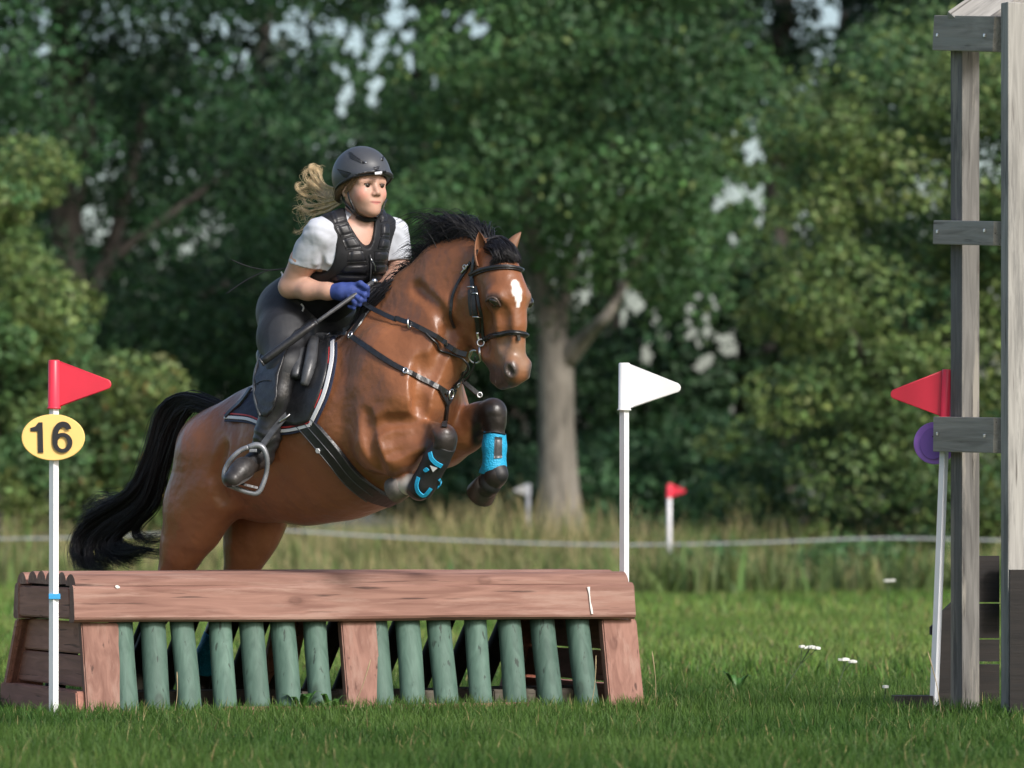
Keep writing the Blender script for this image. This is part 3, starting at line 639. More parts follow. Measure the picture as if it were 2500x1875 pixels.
# half chaps and boots
m_lea = mat("black_leather", (.017, .017, .019), .36, var=.3, scale=24, bump=.15, bscale=70); m_boot = mat("boot_leather", (.026, .023, .022), .42, var=.35, scale=30, bump=.2, bscale=60)
for lg, sg in ((legR, 1), (legL, -1)):
    cf = Field(); kk = lg[2][0]*.75 + lg[3][0]*.25; inflate(cf, [(kk, .072), lg[3], lg[4], lg[5]], .008, .03)
    cut0 = half
    def ch_post(P, d, kk=kk, lg=lg): 
        wr = .0018*np.sin(P[..., 2]*170 + 2*np.sin(P[..., 0]*60))*np.exp(-((P[..., 2] - lg[5][0][2] - .05)/.07)**2)
        return (np.maximum(d, -half(P, kk + np.array([0, 0, .02]), lg[3][0] - kk + np.array([-.05, 0, 0]))) + wr).astype(np.float32)
    mn = np.minimum(kk, lg[5][0]) - .13; mx = np.maximum(kk, lg[5][0]) + .13
    Vc, Fc = cf.mesh(mn, mx, .005, post=ch_post); mesh_np("half_chap", Vc, Fc, m_lea, rider)
    an = lg[5][0]; dv = (BALL - AN)*np.array([1 if sg > 0 else -.4, 1, 1]); ff = Field(); L = np.cross(dv, UP); L /= np.linalg.norm(L)
    ff.cone(an + np.array([0, 0, .03]), an, .047, .047, .02); ff.cone(an + np.array([0, .025, -.02]), an + dv*.95, .043, .036, .03)
    ff.cone(an + dv*.85, an + dv*1.32 + np.array([0, 0, -.008]), .042, .034, .03, L, 1.15)
    Vc, Fc = ff.mesh(an + np.minimum(dv*1.4, 0) - .09, an + np.maximum(dv*1.4, 0) + .09, .004); bo = mesh_np("boot", Vc, Fc, m_boot, rider)
    sole = [an + dv*.55 + np.array([0, 0, -.040]), an + dv*.9 + np.array([0, 0, -.041]), an + dv*1.42 + np.array([0, 0, -.034])]
    MB().strap(smoothpath(sole, 8), [UP]*8, np.array([.05, .062, .072, .078, .08, .076, .062, .03]), .014).build("sole", mat("rubber_sole", (.02, .018, .017), .7), bo)
# gloves with fingers
m_glove = mat("navy_glove", (.030, .055, .22), .7, var=.2, scale=40, bump=.15, bscale=200); m_gloveb = mat("black_glove", (.014, .014, .016), .6)
def glove(pts_hand, fingers, thumb, m):
    g = Field(); g.chain(pts_hand, .015)
    for f, r in fingers: g.chain([(p, r*(1 - .12*i)) for i, p in enumerate(f)], .006)
    g.chain([(p, .0115) for p in thumb], .008); A = np.array([q[1] for q in g.p] + [q[2] for q in g.p])
    V, F = g.mesh(A.min(0) - .05, A.max(0) + .05, .0032); return mesh_np("glove", V, F, m, rider)
gy = .45
glove([(W(818, 712, gy+.005), .034), (W(836, 712, gy-.01), .036), (W(858, 710, gy-.02), .033), (W(874, 714, gy-.03), .028)],
      [([W(878, 702, gy-.035), W(896, 708, gy-.06), W(898, 722, gy-.05), W(886, 726, gy-.035)], .0125), ([W(872, 712, gy-.045), W(890, 720, gy-.07), W(890, 734, gy-.06), W(876, 734, gy-.04)], .0125),
       ([W(864, 720, gy-.045), W(880, 732, gy-.07), W(878, 744, gy-.06), W(864, 742, gy-.04)], .012), ([W(852, 724, gy-.04), W(868, 740, gy-.06), W(864, 752, gy-.05), W(852, 748, gy-.035)], .011)],
      [W(860, 698, gy-.03), W(880, 692, gy-.055), W(896, 702, gy-.07)], m_glove)
ly = .555
gL = glove([(W(928, 707, ly), .033), (W(915, 716, ly-.01), .034), (W(904, 724, ly-.03), .030)],
      [([W(900, 714, ly-.04), W(893, 724, ly-.07), W(900, 735, ly-.06)], .012), ([W(904, 722, ly-.045), W(897, 733, ly-.075), W(904, 744, ly-.06)], .012), ([W(909, 730, ly-.045), W(903, 742, ly-.07), W(910, 751, ly-.055)], .0115), ([W(915, 736, ly-.04), W(910, 748, ly-.06), W(916, 755, ly-.045)], .011)],
      [W(905, 706, ly-.03), W(893, 710, ly-.05), W(890, 720, ly-.06)], m_gloveb)
wb, wn = drape(pf, [(815, y) for y in (692, 702, 712, 722, 732)], .004)
# ---- helmet
hl = Field(); hl.ell(hp(-.006, 0, .040), RX, np.array([.124, .104, .112])*HS, .02)
hl.ell(hp(.085, 0, .034), RX, np.array([.062, .078, .020])*HS, .03)
hn = RF*.34 - UP*1.0
inner = Field(); inner.ell(hp(-.006, 0, .030), RX, np.array([.106, .086, .100])*HS, .02)
def helm_post(P, d):
    d = np.maximum(d, half(P, hp(0, 0, .006), hn)); d = np.maximum(d, -inner.ev(P))
    return d.astype(np.float32)
Vl, Fl = hl.mesh(HC - .21, HC + .24, .004, post=helm_post)
m_helm = mat("matt_grey_helmet", (.050, .053, .060), .42, var=.12, scale=10, bump=.03, bscale=300)
helm = mesh_np("helmet", Vl, Fl, m_helm, rider)
m_dark = mat("vent_black", (.008, .008, .009), .5)
pad_panel(hl, [(849,370),(858,372),(893,398),(886,400)], "vent", m_dark, helm, .003, 6, .0005, 0); 
for k in range(4):
    P, N = drape(hl, smoothpath([(851+k*1.2,372+k*4.0),(866+k*1.5,379+k*4.2),(884,393+k*1.7)], 8), .002); MB().tube(P, .0015, 5).build("vent_rib", m_helm, helm, True)
pad_panel(hl, [(822,412),(858,422),(846,436),(838,432)], "vent", m_dark, helm, .003, 6, .0005, 0)
pad_panel(hl, [(912,408),(927,405),(925,413),(913,415)], "emblem", m_lea, helm, .004, 5, .0005, 0)
pad_panel(hl, [(915,420),(933,418),(933,423),(916,426)], "emblem_strip", mat("silver_strip", (.6, .6, .62), .3), helm, .002, 5, .0005, 0)
P, N = drape(hl, smoothpath([(936,383),(934,392),(932,388)], 5), .002); MB().tube(P, .003, 6).build("vent_rib", m_dark, helm, True)
for c in ((893, 397), (931, 389)):
    P, N = drape(hl, [c], .001); MB().tube([P[0], P[0] + N[0]*.003], .0035, 8).build("rivet", m_metal, helm, True)
# brim edge and chin strap
be = []
for a in np.linspace(-2.2, 2.2, 40):
    d = RF*math.cos(a) + RR*math.sin(a); be.append(hp(-.006, 0, 0) + HS*(d*.085))
be = np.array(be); q = be.copy()
for it in range(40):
    q = q - hl.grad(q)*hl.ev(q)[:, None]*.7; q = q - np.outer(half(q, hp(0, 0, .006), hn), hn/np.linalg.norm(hn))
MB().tube(q, .0055, 6).build("brim_edge", m_lea, helm, True)
stp_ = lambda pts, off=.006: drape(pf, smoothpath(pts, 16), off)
for pts, w in (([(828,462),(838,486),(856,505),(872,522),(890,533),(908,535),(926,527),(940,512),(947,490)], .015), ([(851,458),(855,480),(864,500),(872,518)], .009)):
    P, N = stp_(pts); MB().strap(P, N, w, .005).build("chin_strap", m_lea, helm)
P, N = drape(pf, smoothpath([(873,523),(890,533),(908,535),(922,529)], 10), .010); MB().strap(P, N, .019, .007).build("chin_pad", m_vpan, helm)
# ---- blonde ponytail blown back
m_blond = mat("blonde_hair", (.80, .61, .37), .36, var=.30, scale=60, transl=.25)
hg = [[W(838, 470, .60), W(815, 455, .66), W(785, 440, .72), W(762, 415, .76), W(752, 432, .78), W(765, 455, .78)],
      [W(838, 474, .60), W(812, 468, .66), W(785, 455, .72), W(768, 428, .76), W(775, 412, .78), W(785, 420, .78)],
      [W(836, 482, .60), W(808, 484, .66), W(778, 476, .72), W(752, 462, .77), W(742, 450, .79), W(748, 440, .80)],
      [W(834, 490, .60), W(804, 502, .66), W(774, 510, .72), W(748, 510, .77), W(733, 515, .79), W(729, 528, .80)],
      [W(832, 496, .60), W(800, 516, .66), W(768, 530, .72), W(748, 548, .77), W(738, 560, .79), W(736, 570, .80)]]
HG = np.array([smoothpath(g, 18) for g in hg]); lk = []; s_ = np.linspace(0, 1, 18)[:, None]
for q in range(19):
    u = RNG.random()*3.99; i_ = int(u); f_ = u - i_; g = HG[i_]*(1-f_) + HG[i_+1]*f_; ph = RNG.random()*6.28
    g = smoothpath(g[:RNG.integers(11, 19)], 18) + (np.array([1., 0, 0])*.020*np.sin(9*s_ + ph) + UP*.024*np.sin(8*s_ + ph*1.7) + np.array([0, 1., 0])*.02*np.cos(7*s_ + ph))*s_**1.4
    lk.append(g[None] + RNG.normal(size=(16, 1, 3))*.0022*(1 + .5*s_[None]) + RNG.normal(size=(16, 1, 3))*.005*s_[None]**2 - np.array([1., 0, 0])*.03*s_[None]**2*RNG.random())
for q in range(40):
    u = RNG.random()*3.99; i_ = int(u); f_ = u - i_; ph = RNG.random()*6.28; g = HG[i_]*(1-f_) + HG[i_+1]*f_
    lk.append((g + (np.array([1., 0, 0])*.03*np.sin(7*s_ + ph) + UP*.04*np.sin(6*s_ + ph*1.7))*s_**1.3)[None])
SH = np.concatenate(lk); Vt, Ft = strand_mesh(SH, .0009 + RNG.random(len(SH))*.0006, .25); mesh_np("hair", Vt, Ft, m_blond, rider)
# hair at the temple, under the rim
tg_ = [[hp(.062, .056, .034), hp(.052, .066, .012), hp(.030, .073, -.012), hp(.008, .078, -.030)], [hp(.040, .068, .034), hp(.034, .073, .012), hp(.018, .076, -.005), hp(.0, .080, -.015)]]
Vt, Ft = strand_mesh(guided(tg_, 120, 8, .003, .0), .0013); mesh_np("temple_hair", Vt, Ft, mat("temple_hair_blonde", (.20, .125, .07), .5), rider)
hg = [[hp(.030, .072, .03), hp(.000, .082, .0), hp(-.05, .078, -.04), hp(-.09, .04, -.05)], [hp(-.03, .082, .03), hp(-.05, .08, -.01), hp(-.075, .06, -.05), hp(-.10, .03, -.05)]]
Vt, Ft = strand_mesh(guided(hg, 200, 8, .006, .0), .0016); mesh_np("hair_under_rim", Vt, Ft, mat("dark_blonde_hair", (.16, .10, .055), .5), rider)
# ================================================================ TACK
def outside(P, off=.012, F=None):
    P = np.array(P, np.float32); F = F or hf
    for _ in range(6):
        d = F.ev(P); b = d < off
        if not b.any(): break
        P[b] += F.grad(P[b])*(off - d[b])[:, None]
    return P
def coons(top, bot, left, right, nu, nv):
    """photo-space patch between four edge lines"""
    T = smoothpath(top, nu); Bo = smoothpath(bot, nu); L = smoothpath(left, nv); R_ = smoothpath(right, nv)
    u = np.linspace(0, 1, nu)[:, None, None]; v = np.linspace(0, 1, nv)[None, :, None]
    return (1-v)*T[:, None] + v*Bo[:, None] + (1-u)*L[None] + u*R_[None] - ((1-u)*(1-v)*T[0] + u*(1-v)*T[-1] + (1-u)*v*Bo[0] + u*v*Bo[-1])
def sheet(name, G, m, parent, off, th, quilt=0, mirror=False, fld=None, wr=0.0):
    nu, nv, _ = G.shape; P, N = drape(fld or hf, G.reshape(-1, 2), off)
    if quilt:
        uu, vv = np.meshgrid(np.arange(nu), np.arange(nv), indexing='ij'); P = P + N*(quilt*np.abs(np.sin((uu+vv)*.55)*np.sin((uu-vv)*.55))**.5).reshape(-1, 1)
    if wr:
        uu, vv = np.meshgrid(np.arange(nu), np.arange(nv), indexing='ij'); P = P + N*(wr*np.sin(vv*1.9+uu*.5)*np.sin(uu*.9+1)).reshape(-1, 1)
    V = np.vstack([P + N*th, P]); F = []; n = nu*nv
    for i in range(nu-1):
        for j in range(nv-1):
            a = i*nv+j; F.append((a, a+1, a+nv+1, a+nv)); F.append((a+n, a+n+nv, a+n+nv+1, a+n+1))
    rg = [i*nv for i in range(nu)] + [(nu-1)*nv+j for j in range(1, nv)] + [i*nv+nv-1 for i in range(nu-2, -1, -1)] + [j for j in range(nv-2, 0, -1)]
    for a, b in zip(rg, rg[1:]+rg[:1]): F.append((a, b, b+n, a+n))
    o = mesh_np(name, V, F, m, parent)
    if mirror:
        V2 = np.array([mirH(p) for p in V]); mesh_np(name, V2, [f[::-1] for f in F], m, parent)
    return o
m_navy = mat("navy_quilt", (.018, .022, .048), .7, var=.2, scale=40, bump=.2, bscale=120)
m_white = mat("white_cord", (.62, .62, .64), .55); m_red = mat("red_piping", (.42, .03, .03), .55)
m_strap = mat("bridle_leather", (.015, .015, .016), .33, var=.3, scale=40, bump=.08, bscale=120)
m_grey = mat("grey_leather", (.055, .057, .062), .36, var=.3, scale=30, bump=.1, bscale=90)
hb2 = H(700, 930, 0)
# saddle pad
pad = empty("saddle_pad", hb2, "navy quilted saddle pad edged in white and red under the saddle", "saddle pad")
pt, pb = [(606,972),(690,915),(760,868),(822,826)], [(553,1026),(615,1030),(690,1056),(766,1042)]
pl, pr = [(606,972),(582,992),(553,1026)], [(822,826),(819,885),(800,965),(766,1042)]
sheet("quilted_panel", coons(pt, pb, pl, pr, 34, 24), m_navy, pad, .006, .008, .006, True)
def trim(pts, w, m, name, par, off, n=30, th=.004, fld=None):
    P, N = drape(fld or hf, smoothpath(pts, n), off); return MB().strap(P, N, w, th).build(name, m, par)
fr = [(818,840),(815,888),(796,966),(764,1036)]; bt = [(556,1023),(615,1026),(690,1052),(764,1038)]
trim(fr, .019, m_white, "white_trim", pad, .017); trim([(x-9, y) for x, y in fr], .007, m_red, "red_piping", pad, .018)
trim(bt, .014, m_white, "white_trim", pad, .017); trim([(x, y-8) for x, y in bt], .007, m_red, "red_piping", pad, .018)
trim([(x+9, y+2) for x, y in fr], .012, m_navy, "binding", pad, .014); trim([(x, y+7) for x, y in bt], .010, m_navy, "binding", pad, .014)
# saddle
sad = empty("saddle", hb2, "black leather jumping saddle with knee rolls, girth and stirrup", "saddle")
ss = Field(); seat = [(812,838,0,.040),(770,850,0,.060),(720,862,0,.075),(690,868,0,.060)]
ss.chain([(H(*p[:3]), p[3]) for p in seat], .05, HR, 1.8)
cant = [(642,893,.13,.026),(648,868,.10,.030),(675,856,.05,.032),(700,852,0,.032),(735,856,-.06,.032),(770,890,-.13,.026)]
ss.chain([(H(*p[:3]), p[3]) for p in cant], .03)
A = np.array([q[1] for q in ss.p]); Vq, Fq = ss.mesh(A.min(0)-.16, A.max(0)+.16, .0065); mesh_np("seat", Vq, Fq, m_grey, sad)
sheet("sweat_flap", coons([(742,838),(780,832),(812,838)], [(690,1034),(730,1040),(762,1030)], [(742,838),(705,920),(690,1034)], [(812,838),(800,930),(762,1030)], 10, 18), m_lea, sad, .018, .008, mirror=True)
for pts, r in (([(752,852),(747,895),(742,934)], .030), ([(780,846),(774,900),(760,950)], .026)):
    P, N = drape(hf, smoothpath(pts, 14), .028); MB().tube(P + N*r*.6, r*np.sin(np.linspace(.55, math.pi-.45, 14))**.6, 14).build("knee_roll", m_grey, sad, True)
sheet("flap", coons([(792,838),(800,838),(812,842)], [(690,1026),(702,1026),(716,1014)], [(792,838),(720,868),(680,930),(677,985),(690,1026)], [(812,842),(762,872),(733,940),(728,985),(716,1014)], 10, 24), m_lea, sad, .115, .009, wr=.004)
P, N = drape(hf, smoothpath([(792,838),(720,868),(680,930),(677,985),(690,1026)], 26), .123); MB().tube(P, .0055, 6).build("flap_welt", m_grey, sad, True)
P, N = drape(hf, smoothpath([(680,968),(696,960),(716,957)], 8), .126); MB().tube(P, .002, 5).build("stitch_line", m_lea, sad, True)
# girth
gpts = [(742,1026),(775,1062),(818,1112),(862,1166),(910,1204),(962,1222)]
P, N = drape(hf, smoothpath(gpts, 26), .006); girth = MB().strap(P, N, np.linspace(.080, .088, 26)*np.interp(np.linspace(0,1,26),[0,.2,.8,1],[.8,1.1,1.05,.9]), .013).build("girth", m_lea, sad)
for dx, dy in ((-14, 12), (15, -12), (1, 0)):
    P, N = drape(hf, smoothpath([(x+dx, y+dy) for x, y in gpts[:-1]], 22), .020); MB().tube(P, .0024, 5).build("girth_seam", m_grey, girth, True)
P, N = drape(hf, [(784,1097)], .020); MB().tube([P[0], P[0]+N[0]*.006], .011, 6).build("girth_badge", m_white, girth)
# stirrup leather and stirrup iron
SY = AN[1] - .075
la = [W(722, 998, SY+.02), W(700, 1014, SY+.01), W(676, 1040, SY), W(652, 1072, SY-.005), W(628, 1104, SY-.01)]
MB().strap(smoothpath(la, 14), [np.array([-.35, -.9, .1])]*14, .028, .006).build("stirrup_leather", m_grey, sad)
MB().tube([W(682, 1030, SY-.012), W(700, 1018, SY-.01), W(724, 998, SY)], .0045, 6).build("leather_keeper", m_metal, sad, True)
m_iron = mat("grey_stirrup", (.19, .20, .22), .38, metal=.3, var=.15, scale=20)
iron = [(606,1092),(626,1087),(642,1094),(652,1118),(651,1150),(643,1180),(630,1203),(610,1203),(580,1193),(552,1180),(547,1160),(553,1138),(570,1114),(590,1098),(606,1092)]
rr_ = [.011, .014, .013, .010, .010, .010, .011, .011, .011, .011, .010, .010, .010, .010, .011]
ip = smoothpath([W(x, y, SY - .02 - .02*(y < 1120)) for x, y in iron], 46); st = MB().tube(ip, list(np.interp(np.linspace(0, 14, 46), range(15), rr_)), 8).build("stirrup", m_iron, sad, True)
tp = [W(556, 1172, SY-.015), W(590, 1184, SY-.02), W(628, 1194, SY-.015)]
MB().strap(smoothpath(tp, 8), [UP]*8, .055, .010).build("tread", m_lea, st)
MB().box(W(618, 1100, SY-.035), (.016, .010, .007), None, .003).build("stirrup_eye", m_iron, st)
# rear saddle strap hanging behind the leg
P, N = drape(hf, smoothpath([(622,955),(600,985),(578,1005),(560,1022)], 12), .02); MB().strap(P, N, np.linspace(.03, .022, 12), .008).build("rear_flap", m_lea, sad)
# breastplate
bp = empty("breastplate", H(1090, 960, 0), "black leather breastplate with steel rings across the bay chest", "breastplate")
def tack(pts, w, name, par, off=.005, n=24, th=.005, m=None): 
    P, N = drape(hf, smoothpath(pts, n), off); return MB().strap(P, N, w, th).build(name, m or m_strap, par)
tack([(857,820),(900,850),(960,890),(1012,917),(1062,942),(1092,960)], .024, "shoulder_strap", bp)
tack([(762,836),(800,826),(830,823),(856,820)], .018, "saddle_strap", bp, .022)
tack([(858,818),(878,790),(895,765),(915,738)], .036, "neck_strap", bp)
tack([(1092,962),(1090,985),(1087,1015),(1084,1045)], .024, "chest_strap", bp)
tack([(1094,960),(1108,945),(1122,925),(1130,905)], .022, "shoulder_strap", bp)
tack([(1070,950),(1082,975),(1089,985),(1098,972),(1108,950)], .014, "ring_guard", bp, .009)
def ringat(px, py, r, th, par, name="ring", off=.010, fld=None, sx=1.0):
    P, N = drape(fld or hf, [(px, py)], off); return MB().ring(P[0], N[0], r, th, sx=sx).build(name, m_metal, par, True)
ringat(859, 820, .014, .0035, bp); ringat(1094, 962, .020, .004, bp, off=.014); ringat(991, 908, .012, .0035, bp, "buckle", .012, sx=.8); ringat(803, 823, .010, .003, bp, "buckle", .03); ringat(1113, 938, .009, .003, bp, "buckle", .012)
cy = H(1130, 930, -.12)[1]
MB().strap(smoothpath([W(1118, 918, cy-.03), W(1138, 938, cy-.04), W(1172, 966, cy-.05)], 8), [np.array([.2, -.95, .2])]*8, .022, .006).build("loose_end", m_strap, bp)
MB().ring(W(1171, 964, cy-.055), (.2, -1, .1), .010, .003).build("buckle", m_metal, bp, True)
# bridle
br = empty("bridle", HH(1175, 640, 0), "black leather bridle with padded browband and noseband on horse head", "bridle")
def pipe(pts, r, name, par, off=.006, n=26, m=None): P, N = drape(hf, smoothpath(pts, n), off); return MB().tube(P, r, 8).build(name, m or m_strap, par, True)
def padded(pts, w, name):
    o = tack(pts, w, name, br, .004, 28, .006)
    pipe(pts, w*.30, "padding", o, .010, 28)
padded([(1150,672),(1168,664),(1190,657),(1219,653),(1248,654),(1276,661)], .022, "browband")
padded([(1179,832),(1200,821),(1222,815),(1246,812),(1268,813),(1284,818)], .022, "noseband")
tack([(1166,612),(1160,640),(1156,672),(1156,705),(1158,735),(1163,770),(1166,798),(1169,812)], .020, "cheekpiece", br, .007)
tack([(1164,700),(1170,740),(1176,780),(1181,812),(1184,830)], .013, "noseband_cheek", br, .007)
tack([(1152,640),(1140,660),(1122,690),(1106,730),(1102,770),(1112,800)], .013, "throatlash", br, .006)
tack([(1150,710),(1151,740),(1156,770)], .014, "keeper_end", br, .012)
for (x, y) in ((1153, 704), (1163, 718), (1166, 772)): 
    P, N = drape(hf, [(x-8, y), (x, y-1), (x+8, y)], .014); MB().tube(P, .003, 6).build("buckle", m_metal, br, True)
P, N = drape(hf, smoothpath([(1149,646),(1140,656),(1130,668)], 6), .014); MB().tube(P, .004, 6).build("buckle", m_metal, br, True)
P, N = drape(hf, [(1141,652)], .016); MB().ring(P[0], N[0], .009, .0028).build("buckle", m_metal, br, True)
P, N = drape(hf, smoothpath([(1166,808),(1168,822),(1172,834)], 6), .012); MB().tube(P, .0065, 8).build("bit_hanger", m_metal, br, True)
BIT = drape(hf, [(1168, 866)], .018)[0][0]
for (x, y, r, t) in ((1176, 838, .014, .0034), (1166, 866, .027, .004)):
    P, N = drape(hf, [(x, y)], .014); MB().ring(P[0], N[0]*.5 + np.array([.1, -.8, 0]), r, t).build("bit_ring", m_metal, br, True)
P, N = drape(hf, [(1172, 845), (1174, 862), (1178, 878)], .008); MB().tube(P, .0055, 8).build("bit_cheek", m_metal, br, True)
tack([(1262,818),(1264,826),(1264,832)], .014, "strap_end", br, .010)
# reins and running martingale
rein0 = W(884, 737, gy-.055); rl = np.array([rein0*(1-t) + BIT*t + np.array([0, 0, -.030*math.sin(math.pi*t)]) for t in np.linspace(0, 1, 30)])
rl = outside(rl, .014); rl = outside(smoothpath(rl[::3], 40), .012)
NR = np.tile(np.array([-.25, -.95, .1]), (40, 1)); reins = empty("reins", rein0, "black leather reins running from blue glove to the bit ring", "reins")
MB().strap(rl, NR, .021, .005).build("rein", m_strap, reins)
MB().strap(rl[-9:] + np.array([0, -.006, 0]), NR[-9:], .024, .005).build("rein_end", m_strap, reins)
lo_ = [W(880, 742, gy-.03), W(868, 775, gy-.0), W(850, 800, gy+.02), W(838, 806, gy+.03)]; MB().strap(smoothpath(lo_, 10), [np.array([-.3, -.9, .1])]*10, .018, .004).build("rein_bight", m_strap, reins)
m1 = rl[int(40*.585)]; mart = empty("martingale", m1, "thin black martingale strap with steel ring hanging below the rein", "martingale")
MB().ring(m1 + np.array([0, -.006, -.006]), (.9, -.35, .1), .020, .0036, sx=.6).build("ring", m_metal, mart, True)
md = [W(1045, 818, m1[1]-.01), W(1052, 838, m1[1]-.02), W(1070, 856, m1[1]-.03), W(1105, 866, m1[1]-.05), W(1132, 878, m1[1]-.06), W(1144, 900, m1[1]-.05), W(1130, 920, m1[1]-.02), W(1108, 942, m1[1]+.01)]
MB().tube(outside(smoothpath(md, 40), .008), .0048, 6).build("martingale_strap", m_strap, mart, True)
md = [W(1160, 870, BIT[1]-.01), W(1158, 890, BIT[1]), W(1148, 915, BIT[1]+.02), W(1134, 930, BIT[1]+.05)]; MB().tube(smoothpath(md, 16), .004, 6).build("martingale_strap", m_strap, mart, True)
# whip held in the gloved hand
wy = H(637, 886, .44)[1]; w0 = W(915, 686, gy-.02); w1 = W(637, 886, wy-.02); wl = lambda t: w0*(1-t) + w1*t + np.array([0, -.03*math.sin(math.pi*t), 0])
whip = empty("riding_whip", w1, "black riding whip with padded end held in blue glove", "whip")
MB().tube([wl(t) for t in np.linspace(.02, .53, 12)], list(np.linspace(.011, .008, 12)), 8).build("handle", m_grey, whip, True)
MB().tube([wl(-.012), wl(0), wl(.012), wl(.02)], [.010, .014, .014, .010], 12).build("steel_cap", m_metal, whip, True)
MB().tube([wl(t) for t in np.linspace(.50, 1.0, 10)], [.008, .013, .016, .0175, .018, .018, .018, .018, .018, .017], 10).build("padded_end", m_lea, whip, True)
for q in (.51, .985): MB().tube([wl(q), wl(q+.012)], .0185 if q > .6 else .010, 10).build("band", m_grey, whip, True)
# protective boots
m_bb = mat("boot_blue_mesh", rough=.55, vcol=True, spec=.4); bt_ = m_bb.node_tree; vo = bt_.nodes.new("ShaderNodeTexVoronoi"); vo.inputs["Scale"].default_value = 125
bpn = bt_.nodes.new("ShaderNodeBump"); bpn.inputs["Strength"].default_value = .9; bpn.inputs["Distance"].default_value = .0028; bpn.invert = True
tcn = bt_.nodes.new("ShaderNodeTexCoord"); bt_.links.new(tcn.outputs["Object"], vo.inputs["Vector"]); bt_.links.new(vo.outputs["Distance"], bpn.inputs["Height"]); bt_.links.new(bpn.outputs[0], bt_.nodes["Principled BSDF"].inputs["Normal"])
m_bk = mat("boot_black_neoprene", (.013, .013, .015), .55, var=.2, scale=40); BLUE = (.012, .30, .52)
def legboot(pts, t, label, colf, extra=None):
    P = [(H(x, y, t), r) for x, y, r in pts]; f = Field(); f.chain(P, .012); a, b = P[0][0], P[-1][0]; ax = b - a
    def post(Q, d): return np.maximum(np.maximum(d, -half(Q, a, ax)), half(Q, b, ax)).astype(np.float32)
    mn = np.minimum(a, b) - .09; mx = np.maximum(a, b) + .09; V, F = f.mesh(mn, mx, .004, post=post)
    e = empty("leg_boot", b, label, "horse boot", "protective boots on the horse legs"); mesh_np("shell", V, F, m_bb if colf else m_bk, e, True, colf(V, ax/np.linalg.norm(ax), a) if colf else None)
    return e, f
e, f = legboot([(1208,1056,.047),(1207,1090,.050),(1207,1142,.049),(1196,1158,.047)], -.13, "bright blue mesh boot with grey pad on the raised leg nearer the white flag", lambda V, ax, a: np.tile(np.array(BLUE), (len(V), 1)))
pad_panel(f, [(1208,1066),(1226,1068),(1226,1118),(1206,1120)], "strike_pad", m_grey, e, .004, 7, .002, 0)
g = Field(); g.cone(H(1212,1148,-.13), H(1218,1158,-.13), .045, .040, .02); g.cone(H(1205,1158,-.13), H(1196,1180,-.13), .046, .050, .02)
c0 = H(1208,1165,-.13); V, F = g.mesh(c0-.12, c0+.12, .005); mesh_np("fetlock_cup", V, F, m_bk, e)
for pts in ([(1180,1058),(1205,1054),(1234,1060)],): 
    P, N = drape(f, smoothpath(pts, 10), .002); MB().tube(P, .0035, 6).build("binding", m_bk, e, True)
e, f = legboot([(1086,1084,.050),(1066,1120,.053),(1036,1178,.052),(1024,1200,.050)], .18, "black boot with blue trim on the tucked raised leg under the chest", None)
m_bl = mat("boot_blue_trim", BLUE, .5, bump=.3, bscale=160)
for pts, w in (([(1050,1104),(1054,1120),(1066,1132),(1078,1138)], .020), ([(1036,1150),(1041,1146),(1045,1150)], .016), ([(1022,1165),(1017,1185),(1022,1202),(1036,1210),(1052,1192)], .018), ([(1072,1170),(1076,1180),(1068,1190)], .012)):
    P, N = drape(f, smoothpath(pts, 14), .003); MB().strap(P, N, w, .004).build("blue_trim", m_bl, e)
P, N = drape(f, [(1050,1136),(1068,1142),(1057,1152)], .005); mesh_np("logo", np.vstack([P, P + N*.003]), [(0, 1, 2), (3, 5, 4)], m_white, e)
legboot([(368,1548,.047),(352,1595,.049),(340,1636,.046)], .15, "dark hind boot beneath the tail glimpsed between green posts", None)
legboot([(524,1548,.047),(508,1595,.050),(492,1640,.048)], -.14, "blue hind boot glimpsed low between the green fence posts", lambda V, ax, a: np.tile(np.array(BLUE), (len(V), 1)))
